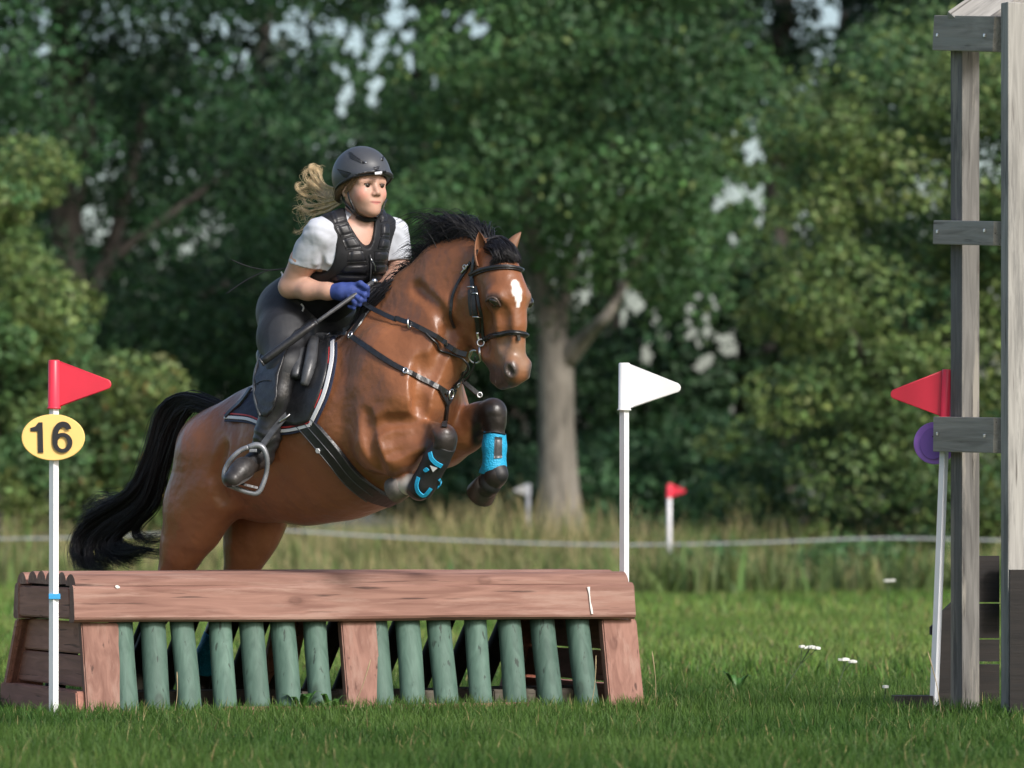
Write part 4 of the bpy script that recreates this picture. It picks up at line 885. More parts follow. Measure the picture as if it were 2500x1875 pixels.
# ================================================================ JUMP
def woodmat(name, c1, c2, rough=.7, axis=0, wear=None, scale=1.0, knots=True, bump=.35):
    """painted or weathered softwood: long grain, cracks, knots"""
    m = bpy.data.materials.new(name); m.use_nodes = True; t = m.node_tree; b = t.nodes["Principled BSDF"]; b.inputs["Roughness"].default_value = rough
    tc = t.nodes.new("ShaderNodeTexCoord"); mp = t.nodes.new("ShaderNodeMapping"); sc = [9*scale]*3; sc[axis] = .8*scale; mp.inputs["Scale"].default_value = sc
    oi = t.nodes.new("ShaderNodeObjectInfo"); mo = t.nodes.new("ShaderNodeMath"); mo.operation = 'MULTIPLY'; mo.inputs[1].default_value = 37.0
    t.links.new(oi.outputs["Random"], mo.inputs[0]); va = t.nodes.new("ShaderNodeVectorMath"); va.operation = 'ADD'
    t.links.new(tc.outputs["Object"], va.inputs[0]); t.links.new(mo.outputs[0], va.inputs[1]); t.links.new(va.outputs[0], mp.inputs[0])
    n = t.nodes.new("ShaderNodeTexNoise"); n.inputs["Scale"].default_value = 3.0; n.inputs["Detail"].default_value = 8; n.inputs["Distortion"].default_value = 1.2; t.links.new(mp.outputs[0], n.inputs[0])
    r = t.nodes.new("ShaderNodeValToRGB"); r.color_ramp.elements[0].position = .32; r.color_ramp.elements[0].color = (*c1, 1); r.color_ramp.elements[1].position = .68; r.color_ramp.elements[1].color = (*c2, 1)
    t.links.new(n.outputs["Fac"], r.inputs[0]); src = r.outputs[0]
    # cracks
    mp2 = t.nodes.new("ShaderNodeMapping"); s2 = [26*scale]*3; s2[axis] = 1.3*scale; mp2.inputs["Scale"].default_value = s2; t.links.new(va.outputs[0], mp2.inputs[0])
    n2 = t.nodes.new("ShaderNodeTexNoise"); n2.inputs["Scale"].default_value = 2.0; n2.inputs["Detail"].default_value = 3; t.links.new(mp2.outputs[0], n2.inputs[0])
    r2 = t.nodes.new("ShaderNodeValToRGB"); r2.color_ramp.elements[0].position = .30; r2.color_ramp.elements[0].color = (.35, .33, .32, 1); r2.color_ramp.elements[1].position = .36; r2.color_ramp.elements[1].color = (1, 1, 1, 1)
    t.links.new(n2.outputs["Fac"], r2.inputs[0]); mx = t.nodes.new("ShaderNodeMix"); mx.data_type = 'RGBA'; mx.blend_type = 'MULTIPLY'; mx.inputs[0].default_value = 1
    t.links.new(src, mx.inputs[6]); t.links.new(r2.outputs[0], mx.inputs[7]); src = mx.outputs[2]; hsrc = n2.outputs["Fac"]
    if knots:
        vo = t.nodes.new("ShaderNodeTexVoronoi"); vo.inputs["Scale"].default_value = 1.0; mp3 = t.nodes.new("ShaderNodeMapping"); s3 = [5.5]*3; s3[axis] = 3.2; mp3.inputs["Scale"].default_value = s3
        t.links.new(va.outputs[0], mp3.inputs[0]); t.links.new(mp3.outputs[0], vo.inputs["Vector"])
        r3 = t.nodes.new("ShaderNodeValToRGB"); e = r3.color_ramp.elements; e[0].position = .0; e[0].color = (.45, .40, .38, 1); e[1].position = .17; e[1].color = (1, 1, 1, 1)
        x = e.new(.06); x.color = (.75, .7, .68, 1); x = e.new(.10); x.color = (.6, .55, .53, 1); x = e.new(.13); x.color = (.9, .88, .86, 1)
        t.links.new(vo.outputs["Distance"], r3.inputs[0]); m3 = t.nodes.new("ShaderNodeMix"); m3.data_type = 'RGBA'; m3.blend_type = 'MULTIPLY'; m3.inputs[0].default_value = .8
        t.links.new(src, m3.inputs[6]); t.links.new(r3.outputs[0], m3.inputs[7]); src = m3.outputs[2]
    if wear is not None:
        n4 = t.nodes.new("ShaderNodeTexNoise"); n4.inputs["Scale"].default_value = 1.6; n4.inputs["Detail"].default_value = 9; n4.inputs["Roughness"].default_value = .7; t.links.new(mp.outputs[0], n4.inputs[0])
        r4 = t.nodes.new("ShaderNodeValToRGB"); r4.color_ramp.elements[0].position = .52; r4.color_ramp.elements[0].color = (0, 0, 0, 1); r4.color_ramp.elements[1].position = .62; r4.color_ramp.elements[1].color = (1, 1, 1, 1)
        t.links.new(n4.outputs["Fac"], r4.inputs[0]); m4 = t.nodes.new("ShaderNodeMix"); m4.data_type = 'RGBA'; m4.inputs[7].default_value = (*wear, 1)
        t.links.new(r4.outputs[0], m4.inputs[0]); t.links.new(src, m4.inputs[6]); src = m4.outputs[2]
    mr = t.nodes.new("ShaderNodeMapRange"); mr.inputs[3].default_value = .82; mr.inputs[4].default_value = 1.14; t.links.new(oi.outputs["Random"], mr.inputs[0])
    m5 = t.nodes.new("ShaderNodeMix"); m5.data_type = 'RGBA'; m5.blend_type = 'MULTIPLY'; m5.inputs[0].default_value = 1; t.links.new(src, m5.inputs[6]); t.links.new(mr.outputs[0], m5.inputs[7]); src = m5.outputs[2]
    t.links.new(src, b.inputs["Base Color"])
    bp_ = t.nodes.new("ShaderNodeBump"); bp_.inputs["Strength"].default_value = bump; bp_.inputs["Distance"].default_value = .006; t.links.new(hsrc, bp_.inputs["Height"]); t.links.new(bp_.outputs[0], b.inputs["Normal"])
    return m
JA = math.radians(20); JR = rotz(JA); J0 = np.array([(181-1250)/FPX*20.05 + .018, .0, 0])
JZ = .036
def J(u, v, z): return J0 + JR @ np.array([u, v, z + JZ])
JL = 2.458; BD = 1.34; BT = 1.10                                     # length, depth at the base
m_red1 = woodmat("red_brown_stain", (.190, .090, .066), (.305, .162, .122), .8, 0, wear=(.325, .195, .152)); m_red2 = woodmat("red_brown_stain_upright", (.185, .086, .062), (.290, .150, .112), .8, 2, wear=(.30, .175, .135))
m_dkb = woodmat("brown_stain_end", (.27, .118, .082), (.42, .19, .135), .75, 1); m_grn = woodmat("green_stain", (.050, .098, .074), (.088, .155, .120), .7, 2, bump=.3)
m_dark2 = woodmat("dark_brown_wood", (.012, .010, .009), (.028, .022, .018), .8, 2, knots=False)  # near-black brown for the rear posts, soffit and ground beam
jump = empty("wooden_jump", J(JL/2, BD/2, 0), "red-brown wooden cross-country fence with slanted green half-log posts", "jump")
def beam(name, prof, u0, u1, m, wav=0.0, seg=14, bulge=None):
    """profile (v, z) swept along u, ends closed, slightly uneven"""
    n = len(prof); V = []; F = []
    for i in range(seg+1):
        u = u0 + (u1-u0)*i/seg
        for k, (v, z) in enumerate(prof): V.append(J(u, v + wav*math.sin(u*5.1+k), z + wav*math.sin(u*3.7+k*.6+v*9)))
    for i in range(seg):
        for k in range(n): F.append((i*n+k, (i+1)*n+k, (i+1)*n+(k+1)%n, i*n+(k+1)%n))
    F.append(tuple(range(n))[::-1]); F.append(tuple(seg*n+k for k in range(n)))
    me = bpy.data.meshes.new(name); o_ = J((u0+u1)/2, prof[0][0], prof[0][1]); Vl = [JR.T @ (np.array(p) - o_) for p in V]
    me.from_pydata([tuple(p) for p in Vl], [], F); bm = bmesh.new(); bm.from_mesh(me); bmesh.ops.recalc_face_normals(bm, faces=bm.faces[:]); bm.to_mesh(me); bm.free(); me.materials.append(m)
    o = bpy.data.objects.new(name, me); o.matrix_world = Matrix.Translation(Vector(o_)) @ Matrix.Rotation(JA, 4, 'Z'); COL.objects.link(o)
    o.parent = jump; o.matrix_parent_inverse = jump.matrix_world.inverted(); return o
def rail_prof(v0, sgn):                                   # leaning front rail: bevelled foot, rounded head
    P = [(.030, .352), (.012, .362), (.008, .372), (.030, .490), (.040, .500), (.055, .506), (.092, .506), (.092, .352)]
    return [(v0 + sgn*v, z) for v, z in P]
beam("front_rail", rail_prof(.035, 1), .0, JL, m_red1, .0022); beam("back_rail", rail_prof(BT-.035, -1), .0, JL, m_red1, .0022)
nh = 6; hw = (BT - .07 - .08)/nh                           # half-round slats of the top
for i in range(nh):
    c = .075 + hw*(i+.5); dz = .0 if 0 < i < nh-1 else -.006
    pr = [(c + hw*.485*math.cos(a), .506 + dz + .052*math.sin(a)) for a in np.linspace(0, math.pi, 11)]
    beam("top_slat", pr, .012 + .004*math.sin(i*2.1), JL - .02 + (.006*math.sin(i*3)), m_red1, .002)
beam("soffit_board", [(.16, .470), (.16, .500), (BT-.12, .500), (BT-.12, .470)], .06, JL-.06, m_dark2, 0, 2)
# end boards on the left and right ends
def slab(name, pts4, th, m, nrm):                         # four corners and a thickness
    n = JR @ np.array(nrm, float); V = [J(*p) for p in pts4] + [J(*p) + n*th for p in pts4]
    c = np.mean(V, 0); mb = MB().add([JR.T @ (v - c) for v in V], [(0,1,2,3),(7,6,5,4),(0,4,5,1),(1,5,6,2),(2,6,7,3),(3,7,4,0)]); me = bpy.data.meshes.new(name); me.from_pydata(mb.v, [], mb.f)
    bm = bmesh.new(); bm.from_mesh(me); bmesh.ops.recalc_face_normals(bm, faces=bm.faces[:]); bmesh.ops.bevel(bm, geom=bm.edges[:], offset=min(.006, th*.2), segments=2, affect='EDGES'); bm.to_mesh(me); bm.free(); me.materials.append(m)
    o = bpy.data.objects.new(name, me); o.matrix_world = Matrix.Translation(Vector(c)) @ Matrix.Rotation(JA, 4, 'Z'); COL.objects.link(o); o.parent = jump; o.matrix_parent_inverse = jump.matrix_world.inverted(); return o
for ue, sg in ((.004, 1), (JL-.004, -1)):
    slab("end_board", [(ue, .138, .365), (ue, BT-.10, .365), (ue, BT-.13, .494), (ue, .155, .494)], .04, m_dkb, (sg, 0, 0))
    for k, (z0, z1) in enumerate(((.222, .352), (.085, .214))):
        slab("end_panel", [(ue+sg*.055, .13, z0), (ue+sg*.055, BD-.05-.5*z0, z0), (ue+sg*.055, BD-.05-.5*z1, z1), (ue+sg*.055, .13, z1)], .03, m_dkb, (sg, 0, 0))
    slab("end_sill", [(ue-sg*.0, .02, -.034), (ue-sg*.0, BD-.02, -.034), (ue-sg*.0, BD-.04, .072), (ue-sg*.0, .04, .072)], .07, m_dkb, (sg, 0, 0))
# red-brown uprights, front and back
def upright(u, wd, front=True, m=None, z1=.350):
    s = 1 if front else -1; v0 = 0 if front else BD; ln = .088 if front else .27; P = lambda du, v, z: (u+du, v0 + s*v, z)
    slab("upright", [P(-wd/2, -.008, -.030), P(wd/2, -.008, -.030), P(wd/2, ln, z1), P(-wd/2, ln, z1)], .055, m or m_red2, (0, s, 0))
for u in (.118, 1.235, JL-.058): upright(u, .158); 
for u in (.10, 1.235, JL-.09): upright(u, .15, False, m_dkb)
upright(.035, .05, False, m_dkb)
# green half-log posts, leaning
def logpost(u, lean, front, m, seed, r=.0475):
    rg = np.random.default_rng(seed); n = 16; V = []; F = []; seg = 8; s = 1 if front else -1; v0 = .0 if front else BD; c0 = J(u, v0, 0)
    for i in range(seg+1):
        z = -.045 + (.413 if front else .435)*i/seg; zz = z/.35
        for k in range(n):
            a = 2*math.pi*k/n; rr = r*(1 + .03*math.sin(3*a+seed) + .025*math.sin(zz*5+seed*2+a)); V.append((rr*math.cos(a), s*(.034 + (.108 if front else .24)*zz) + rr*math.sin(a), z))
    for i in range(seg):
        for k in range(n): F.append((i*n+k, i*n+(k+1)%n, (i+1)*n+(k+1)%n, (i+1)*n+k))
    F.append(tuple(range(n))[::-1]); F.append(tuple(seg*n+k for k in range(n)))
    o = MB().add(V, F).build("half_log_post" if front else "rear_post", m, None, True); o.matrix_world = Matrix.Translation(Vector(c0)) @ Matrix.Rotation(JA + lean, 4, 'Z'); o.parent = jump; o.matrix_parent_inverse = jump.matrix_world.inverted()
def u_at(px):                                             # place along the front where the photo shows px
    k = (px-1250)/FPX; o = J(0, .09, 0); d = JR @ np.array([1., 0, 0]); return (k*(D0+o[1]) - o[0])/(d[0] - k*d[1])
for i, px in enumerate((299, 374, 454, 539, 622, 697, 770, 925, 996, 1079, 1163, 1247, 1333, 1423)): logpost(u_at(px), random.uniform(-.1, .1), True, m_grn, i+1, .0505 + .0025*math.sin(i*1.7))
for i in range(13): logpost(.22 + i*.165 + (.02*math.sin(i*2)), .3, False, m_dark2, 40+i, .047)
beam("front_sill", [(-.02, -.034), (-.02, .004), (.06, .004), (.06, -.034)], .62, 1.95, m_red1, .003); 
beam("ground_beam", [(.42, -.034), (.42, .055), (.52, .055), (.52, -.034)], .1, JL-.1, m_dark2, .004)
m_old = woodmat("grey_offcut", (.10, .085, .065), (.17, .15, .12), .85, 0)
for i, (u, v, l) in enumerate(((1.5, .25, .22), (1.9, .28, .2), (2.12, .3, .16), (1.05, .3, .18))): slab("packing_block", [(u, v, -.030), (u+l, v+.02, -.030), (u+l, v+.02, .05), (u, v, .05)], .07, m_old, (0, 1, 0))
# chips and splashes in the paint
m_chip = mat("bare_white_scar", (.62, .58, .54), .7)
def mark(pts, w, name="paint_scar", m=None):
    o = J(0, .041, .38); out = []
    for px, py, dv in pts:                                # on the leaning rail face
        k = (px-1250)/FPX; d = JR @ np.array([1., 0, 0]); z = .44; 
        for _ in range(4):
            v = .035 + .008 + (z-.372)/(.490-.372)*.022 + dv; o = J(0, v, 0); u = (k*(D0+o[1]) - o[0])/(d[0] - k*d[1]); p = J(u, v-.0035, 0); z = -JZ + CAMH - (py-HORIZ)/FPX*(D0+p[1])
        out.append((p[0], p[1], z + JZ))
    MB().strap(out, [JR @ np.array([0, -1., .15])]*len(out), w, .002).build(name, m or m_chip, jump)
mark([(1436,1433,0),(1438,1450,0),(1440,1470,0),(1443,1485,0),(1445,1499,0)], np.array([.014, .006, .006, .011, .009])); mark([(281,1431,0),(286,1433,0),(292,1434,0)], np.array([.008, .016, .006]))
# ================================================================ FLAGS
m_pole = mat("white_plastic_pole", (.74, .74, .76), .45, var=.04, scale=10); m_fr = mat("red_flag_plastic", (.62, .028, .055), .38, var=.06, scale=9); m_fw = mat("white_flag_plastic", (.76, .76, .76), .4, var=.03, scale=9)
def flagpole(name, label, base, top, rp, mflag, direct, size, grp, ftop=None, sides=4, rot=.35):
    base = np.array(base); top = np.array(top); ax = top - base; L = np.linalg.norm(ax); ax /= L; e = empty(name, base, label, "flag", grp)
    n = sides; MB().tube([base, base + ax*(L*.5), top - ax*size*.1], rp, n).build("pole", m_pole, e, n > 6)
    s0 = top - ax*size; MB().tube([s0 - ax*.001, s0 + ax*size*.02, s0 + ax*size*.03, top - ax*.004, top], [rp*1.5, rp*1.5, rp*1.28, rp*1.22, rp*1.05], 14).build("sleeve", mflag, e, True)
    d = np.array(direct, float); d /= np.linalg.norm(d); nn = np.cross(d, ax); nn /= np.linalg.norm(nn); W_ = size*1.18
    out = [s0 + ax*size*.05 + d*rp, s0 + ax*size*.97 + d*rp]; tipc = s0 + ax*size*.52 + d*(W_ - size*.09); r = size*.085
    ar = [tipc + r*(d*math.cos(a) + ax*math.sin(a)) for a in np.linspace(1.25, -1.25, 9)]; poly = [out[0], out[1]] + ar; th = .004; m_ = len(poly)
    V = [p + nn*th for p in poly] + [p - nn*th for p in poly]; F = [tuple(range(m_)), tuple(range(2*m_-1, m_-1, -1))] + [(i, (i+1) % m_, m_+(i+1) % m_, m_+i) for i in range(m_)]
    fo = MB().add(V, F).build("pennant", mflag, e); MB().tube(poly[1:] + [poly[0]], .0045, 6).build("rim", mflag, fo, True); return e
f1 = flagpole("boundary_flag", "red flag on white pole above the yellow 16 disc", W(131, 1738, -.05)*np.array([1, 1, 0]), W(132, 879, -.05), .0195, m_fr, (1, -.10, -.02), .197, "jump boundary flags")
base2 = W(1524, 1700, 1.28); base2[2] = 0; f2 = flagpole("boundary_flag", "white flag on square white pole behind the jump's far end", base2, W(1524, 886, 1.28), .0205, m_fw, (1, -.05, -.04), .205, "jump boundary flags")
base3 = W(2279, 1735, .35); base3[2] = 0; f3 = flagpole("boundary_flag", "red flag on leaning white pole beside the grey wooden tower", base3, W(2313, 902, .35), .0185, m_fr, (-1, .35, -.02), .200, "jump boundary flags")
# number disc
dsc = empty("number_disc", W(130, 1070, -.075), "yellow oval disc with black number 16 on the flag pole", "number sign")
def oval(c, a, b, th, nrm, n=48): 
    nrm = np.array(nrm, float); nrm /= np.linalg.norm(nrm); u = np.cross(UP, nrm); u /= np.linalg.norm(u); u = -u; w = UP
    V = [c + u*a*math.cos(t)*s + w*b*math.sin(t)*s + nrm*z for z, s in ((0, 1), (th*.7, 1), (th, .975)) for t in np.linspace(0, 2*math.pi, n, endpoint=False)]
    F = [tuple(range(n))[::-1], tuple(range(2*n, 3*n))] + [(k*n+i, k*n+(i+1) % n, (k+1)*n+(i+1) % n, (k+1)*n+i) for k in (0, 1) for i in range(n)]; return MB().add(V, F)
cD = W(130, 1068, -.080); oval(cD, .128, .094, .008, (.05, -1, .02)).build("plate", mat("yellow_plate", (.80, .52, .17), .42, var=.04, scale=8), dsc, False)
m_ink = mat("black_ink", (.012, .012, .014), .5)
def glyph(paths, name):
    mb = MB()
    for p in paths: mb.add([W(x, y, -.0965) for x, y in p] + [W(x, y, -.0920) for x, y in p], [tuple(range(len(p))), tuple(range(2*len(p)-1, len(p)-1, -1))] + [(i, (i+1) % len(p), len(p)+(i+1) % len(p), len(p)+i) for i in range(len(p))])
    o = mb.build(name, m_ink, dsc); return o
glyph([[(94,1031),(104,1031),(106,1105),(93,1105),(92,1053),(75,1053),(74,1045),(86,1041)]], "digit_one")
def six():
    out = []; V = []; F = []
    cx, cy = 152.5, 1081; n = 28
    for i in range(n):
        a = 2*math.pi*i/n; V += [W(cx + 24.5*math.cos(a), cy + 24.5*math.sin(a), -.0960), W(cx + 12*math.cos(a), cy + 15*math.sin(a), -.0960)]
    F += [(2*i, 2*((i+1) % n), 2*((i+1) % n)+1, 2*i+1) for i in range(n)]
    arc_o = [(128,1081),(128,1062),(132,1044),(141,1033),(153,1029),(165,1032),(172,1040),(174,1047)]; arc_i = [(141,1081),(141,1064),(144,1052),(149,1045),(153,1043),(158,1044),(161,1048),(162,1050)]
    o_, i_ = smoothpath(arc_o, 20), smoothpath(arc_i, 20); b0 = len(V)
    for a, b in zip(o_, i_): V += [W(a[0], a[1], -.0964), W(b[0], b[1], -.0964)]
    F += [(b0+2*i, b0+2*i+2, b0+2*i+3, b0+2*i+1) for i in range(19)]
    return MB().add(V, F)
six().build("digit_six", m_ink, dsc)
bl = empty("tape_band", W(132, 1455, -.07), "blue tape wrapped round the front white flag pole", "tape"); MB().box(W(133, 1456, -.05), (.0235, .0235, .011), rotz(.1), .002).build("wrap", mat("blue_tape", (.03, .30, .60), .5), bl)
pd = empty("number_disc", W(2275, 1080, .40), "purple round disc tilted behind the grey tower's lowest board", "number sign")
oval(W(2283, 1082, .44), .090, .088, .008, (-.30, -.95, .05)).build("plate", mat("purple_plate", (.30, .13, .52), .42, var=.1, scale=9), pd)
oval(W(2278, 1083, .425), .055, .066, .003, (-.30, -.95, .05)).build("plate_recess", mat("purple_plate_dark", (.21, .09, .40), .5), pd)
MB().ring(W(2288, 1055, .415), (-.3, -.95, .05), .014, .0025).build("hanger_ring", m_dark, pd, True); MB().tube([W(2276, 1066, .415), W(2298, 1065, .415)], .0025, 5).build("cable_tie", m_dark, pd, True)
# ================================================================ GREY TOWER
TPH = math.radians(65); td = np.array([math.cos(TPH), -math.sin(TPH), 0]); tn = np.array([-math.sin(TPH), -math.cos(TPH), 0])   # along the boards (towards us), out to the left
TR_ = np.stack([td, tn, UP], 1)
m_tgrey = woodmat("weathered_grey", (.085, .080, .074), (.165, .157, .146), .85, 2, wear=(.24, .22, .19)); m_tpale = woodmat("bleached_grey", (.20, .192, .178), (.34, .328, .305), .85, 2, wear=(.17, .165, .155)); m_tbrd = woodmat("dark_grey_board", (.19, .175, .15), (.34, .315, .275), .8, 0, wear=(.28, .27, .24)); m_creo = woodmat("black_stained_board", (.007, .0055, .005), (.016, .012, .010), .75, 0, knots=False)
tb = W(2400, 1730, .2); tb[2] = 0
tow = empty("wooden_tower", tb, "weathered grey timber post frame with cross boards at the picture's edge", "timber frame")
def tpiece(name, c, h, m, R=None, ch=.006, parent=None):
    o = MB().box((0, 0, 0), h, None, ch).build(name, m, None); R4 = Matrix(np.asarray(TR_ if R is None else R).tolist()).to_4x4(); o.matrix_world = Matrix.Translation(Vector(c)) @ R4
    p = parent or tow; o.parent = p; o.matrix_parent_inverse = p.matrix_world.inverted(); return o
YP = .30                                                  # far post depth; the near post stands .42 m closer
def post_c(px, y, z0, z1): p = W(px, 1280, y); return np.array([p[0], p[1], (z0+z1)/2])
tpiece("post", post_c(2356, YP, 0, 2.9), (.048, .042, 1.45), m_tgrey); tpiece("post", post_c(2473, YP-.42, 0, 2.9), (.030, .040, 1.45), m_tpale)
for y0, y1, mt in ((38, 124, m_tbrd), (538, 597, m_tbrd), (1017, 1103, m_tbrd)):
    cL = W(2299, (y0+y1)/2, YP+.06); cR = W(2447, (y0+y1)/2 + 3, YP-.36); c = (cL+cR)/2; ax_ = cR - cL; ln = np.linalg.norm(ax_); ax_ /= ln
    up_ = UP - ax_*(UP @ ax_); up_ /= np.linalg.norm(up_); RB = np.stack([ax_, np.cross(up_, ax_), up_], 1); hz = (y1-y0)/2/FPX*(D0+YP-.15); nb_ = RB[:, 1]*(1 if RB[:, 1] @ tn > 0 else -1)
    b = tpiece("cross_board", c + nb_*.02, (ln/2, .022, hz), mt, RB, .004)
    for s in (-.42, .36): tpiece("screw", c + nb_*.043 + ax_*ln*s + UP*random.uniform(-.012, .012), (.007, .004, .007), m_metal, RB, .002, b)
# sloping braces at the head
b0 = W(2378, 62, YP-.12); bd = np.array([.74, .32, .52]); bd /= np.linalg.norm(bd); bs = np.cross(bd, np.array([-.25, -.9, .35])); bs /= np.linalg.norm(bs); bn = np.cross(bs, bd)
tpiece("sloping_brace", b0 + bd*.34 + np.array([0, .02, .02]), (.095, .022, .40), m_tpale, np.stack([bs, bn, bd], 1)); tpiece("sloping_brace", b0 + bd*.34 + np.array([.09, -.20, 0]), (.035, .022, .38), m_tgrey, np.stack([bs, bn, bd], 1))
# black-stained box fence around the tower's foot
bx = empty("dark_jump", W(2400, 1735, .7)*np.array([1, 1, 0]), "black-stained plank jump behind the foot of the grey tower", "jump")
def plank(px0, px1, py0, py1, y, th=.03, name="plank", skew=0.0, m=None):
    a = W(px0, py1, y); b = W(px1, py1, y); zt = W(0, py0, y)[2]; zb = max(W(0, py1, y)[2], .0); V = []
    for d in (0, th): V += [(a[0], y+d, zb), (b[0], y+d, zb), (b[0], y+d, zt), (a[0], y+d, zt - skew)]
    o = MB().add(V, [(0,1,2,3),(7,6,5,4),(0,4,5,1),(1,5,6,2),(2,6,7,3),(3,7,4,0)]).build(name, m or m_creo, bx); return o
plank(2288, 2356, 1440, 1728, .62, .05, "side_panel", .11); plank(2272, 2300, 1508, 1550, .66, .06, "rail_end", .04)
for py0, py1 in ((1357, 1470), (1474, 1558), (1562, 1615)): plank(2384, 2440, py0, py1, .80, .04)
plank(2384, 2440, 1622, 1726, 1.0, .04); plank(2466, 2600, 1391, 1740, -.30, .05, "front_panel"); plank(2446, 2520, 1362, 1500, .70, .04); plank(2330, 2390, 1500, 1726, .82, .04)
plank(2182, 2278, 1699, 1735, .32, .12, "ground_block")
# ================================================================ GROUND
def gz(x, y):                                             # gentle unevenness, flat near the jump
    f = np.clip((np.abs(y-1)-6)/20, 0, 1); return f*(.06*np.sin(x*.21+1)*np.sin(y*.13) + .03*np.sin(x*.5+y*.3))
m_gr = bpy.data.materials.new("meadow_soil"); m_gr.use_nodes = True; t = m_gr.node_tree; b = t.nodes["Principled BSDF"]; b.inputs["Roughness"].default_value = .9
tc = t.nodes.new("ShaderNodeTexCoord"); n1 = t.nodes.new("ShaderNodeTexNoise"); n1.inputs["Scale"].default_value = .35; n1.inputs["Detail"].default_value = 8; t.links.new(tc.outputs["Object"], n1.inputs[0])
r1 = t.nodes.new("ShaderNodeValToRGB"); r1.color_ramp.elements[0].position = .35; r1.color_ramp.elements[0].color = (.060, .110, .022, 1); r1.color_ramp.elements[1].position = .65; r1.color_ramp.elements[1].color = (.120, .170, .042, 1)
t.links.new(n1.outputs["Fac"], r1.inputs[0]); t.links.new(r1.outputs[0], b.inputs["Base Color"])
n2 = t.nodes.new("ShaderNodeTexNoise"); n2.inputs["Scale"].default_value = 30; t.links.new(tc.outputs["Object"], n2.inputs[0]); bp_ = t.nodes.new("ShaderNodeBump"); bp_.inputs["Strength"].default_value = .8; bp_.inputs["Distance"].default_value = .03
t.links.new(n2.outputs["Fac"], bp_.inputs["Height"]); t.links.new(bp_.outputs[0], b.inputs["Normal"])
ys = np.concatenate([np.linspace(-30, 60, 120), np.linspace(62, 200, 40), np.array([300, 500, 900, 1500])]); xs = np.concatenate([[-900, -300, -120], np.linspace(-60, 60, 90), [120, 300, 900]])
X, Y = np.meshgrid(xs, ys, indexing='ij'); V = np.stack([X, Y, gz(X, Y)], -1).reshape(-1, 3); ny = len(ys)
i = np.arange(len(xs)-1)[:, None]*ny + np.arange(ny-1)[None]; F = np.stack([i, i+ny, i+ny+1, i+1], -1).reshape(-1, 4)
g_o = mesh_np("ground", V, F, m_gr); tag(g_o, "green meadow ground around the jump", kind="structure")
# ---------------------------------------------------------------- grass
def leafmat(name, rough=.6, tr=.3): return mat(name, rough=rough, vcol=True, transl=tr, spec=.25)
m_grass = leafmat("grass_blade", .55, .35)
def blades(name, x, y, h, w, lean, cols, label, seg=3, curl=.5, tipc=None, kind="stuff", jitc=.22):
    n = len(x); a = RNG.random(n)*6.283; la = RNG.random(n)*6.283 ; ln = np.abs(RNG.normal(size=n))*lean
    s = np.linspace(0, 1, seg+1)[None, :]; z0 = gz(x, y)
    cx = x[:, None] + np.cos(la)[:, None]*(ln*h)[:, None]*s**2; cyv = y[:, None] + np.sin(la)[:, None]*(ln*h)[:, None]*s**2; cz = z0[:, None] - .005 + h[:, None]*(s - curl*ln[:, None]**2*.3*s**2)
    ww = w[:, None]*(1 - s**1.6)*.5 + w[:, None]*.04
    A = np.stack([cx + np.cos(a)[:, None]*ww, cyv + np.sin(a)[:, None]*ww, cz], -1); B_ = np.stack([cx - np.cos(a)[:, None]*ww, cyv - np.sin(a)[:, None]*ww, cz], -1)
    V = np.stack([A, B_], 2).reshape(-1, 3); i = np.arange(n)[:, None]*(seg+1)*2 + np.arange(seg)[None]*2; F = np.stack([i, i+1, i+3, i+2], -1).reshape(-1, 4)
    c = cols*(1 + jitc*RNG.normal(size=(n, 1)))*(1 + .08*RNG.normal(size=(n, 3))); c = np.clip(c, .004, 1); cc = np.repeat(c[:, None, :], (seg+1)*2, 1)
    if tipc is not None:
        tw = (np.repeat(s, 2, 1)[0]**1.5)[None, :, None]; cc = cc*(1-tw) + tipc[:, None, :]*tw
    o = mesh_np(name, V, F, m_grass, None, True, cc.reshape(-1, 3)); tag(o, label, "grass", kind=kind); return o
def scatter(n, y0, y1, margin=1.3, power=1.0):
    q = RNG.random(n)**power; y = y0 + (y1-y0)*q; hw = (D0+y)/FPX*1250 + margin; return (RNG.random(n)*2-1)*hw, y
def patch(x, y, f, s): return .5 + .5*np.sin(x*f+s+1.3*np.sin(y*f*.6+s))*np.sin(y*f*.8+.7*s+np.sin(x*f*.7))
G1, G2, G3, STRAW = np.array([.042, .105, .016]), np.array([.090, .172, .032]), np.array([.155, .225, .055]), np.array([.26, .22, .10])
x, y = scatter(120000, -5.6, 4.5); u = patch(x, y, 2.1, .3)[:, None]; k = RNG.random((len(x), 1)); c = (G1*(1-u) + G2*u)*np.array([.78, .74, .8]); c = np.where(k > .968, STRAW, c)  # blade colour scaled down: foreground shade put into the grass
h = (.030 + .050*RNG.random(len(x)))*(.8 + .5*patch(x, y, 3.3, 2)); inj = ((x - J0[0]) * -math.sin(JA) + (y - J0[1])*math.cos(JA)); h = np.where((inj > .05) & (inj < 1.1) & (x < .75), h*.6, h)
blades("grass", x, y, h, .0035 + .003*RNG.random(len(x)), .55, c, "short green grass around the jump, foreground shade put into its colour", tipc=c*1.25)
x, y = scatter(66000, 4.0, 20, power=.8); u = patch(x, y, .8, 1)[:, None]; k = RNG.random((len(x), 1)); yf = np.clip((y[:, None]-4)/5, 0, 1); c = (G2*(1-u) + G3*u)*(.82 + .18*yf); c = np.where(k > .945, STRAW, c)  # near end darkened too, easing out the shade coloured into the foreground
blades("grass", x, y, .04 + .06*RNG.random(len(x)), .009 + .008*RNG.random(len(x)), .5, c, "mown pale green grass of the field behind the jump", seg=2)
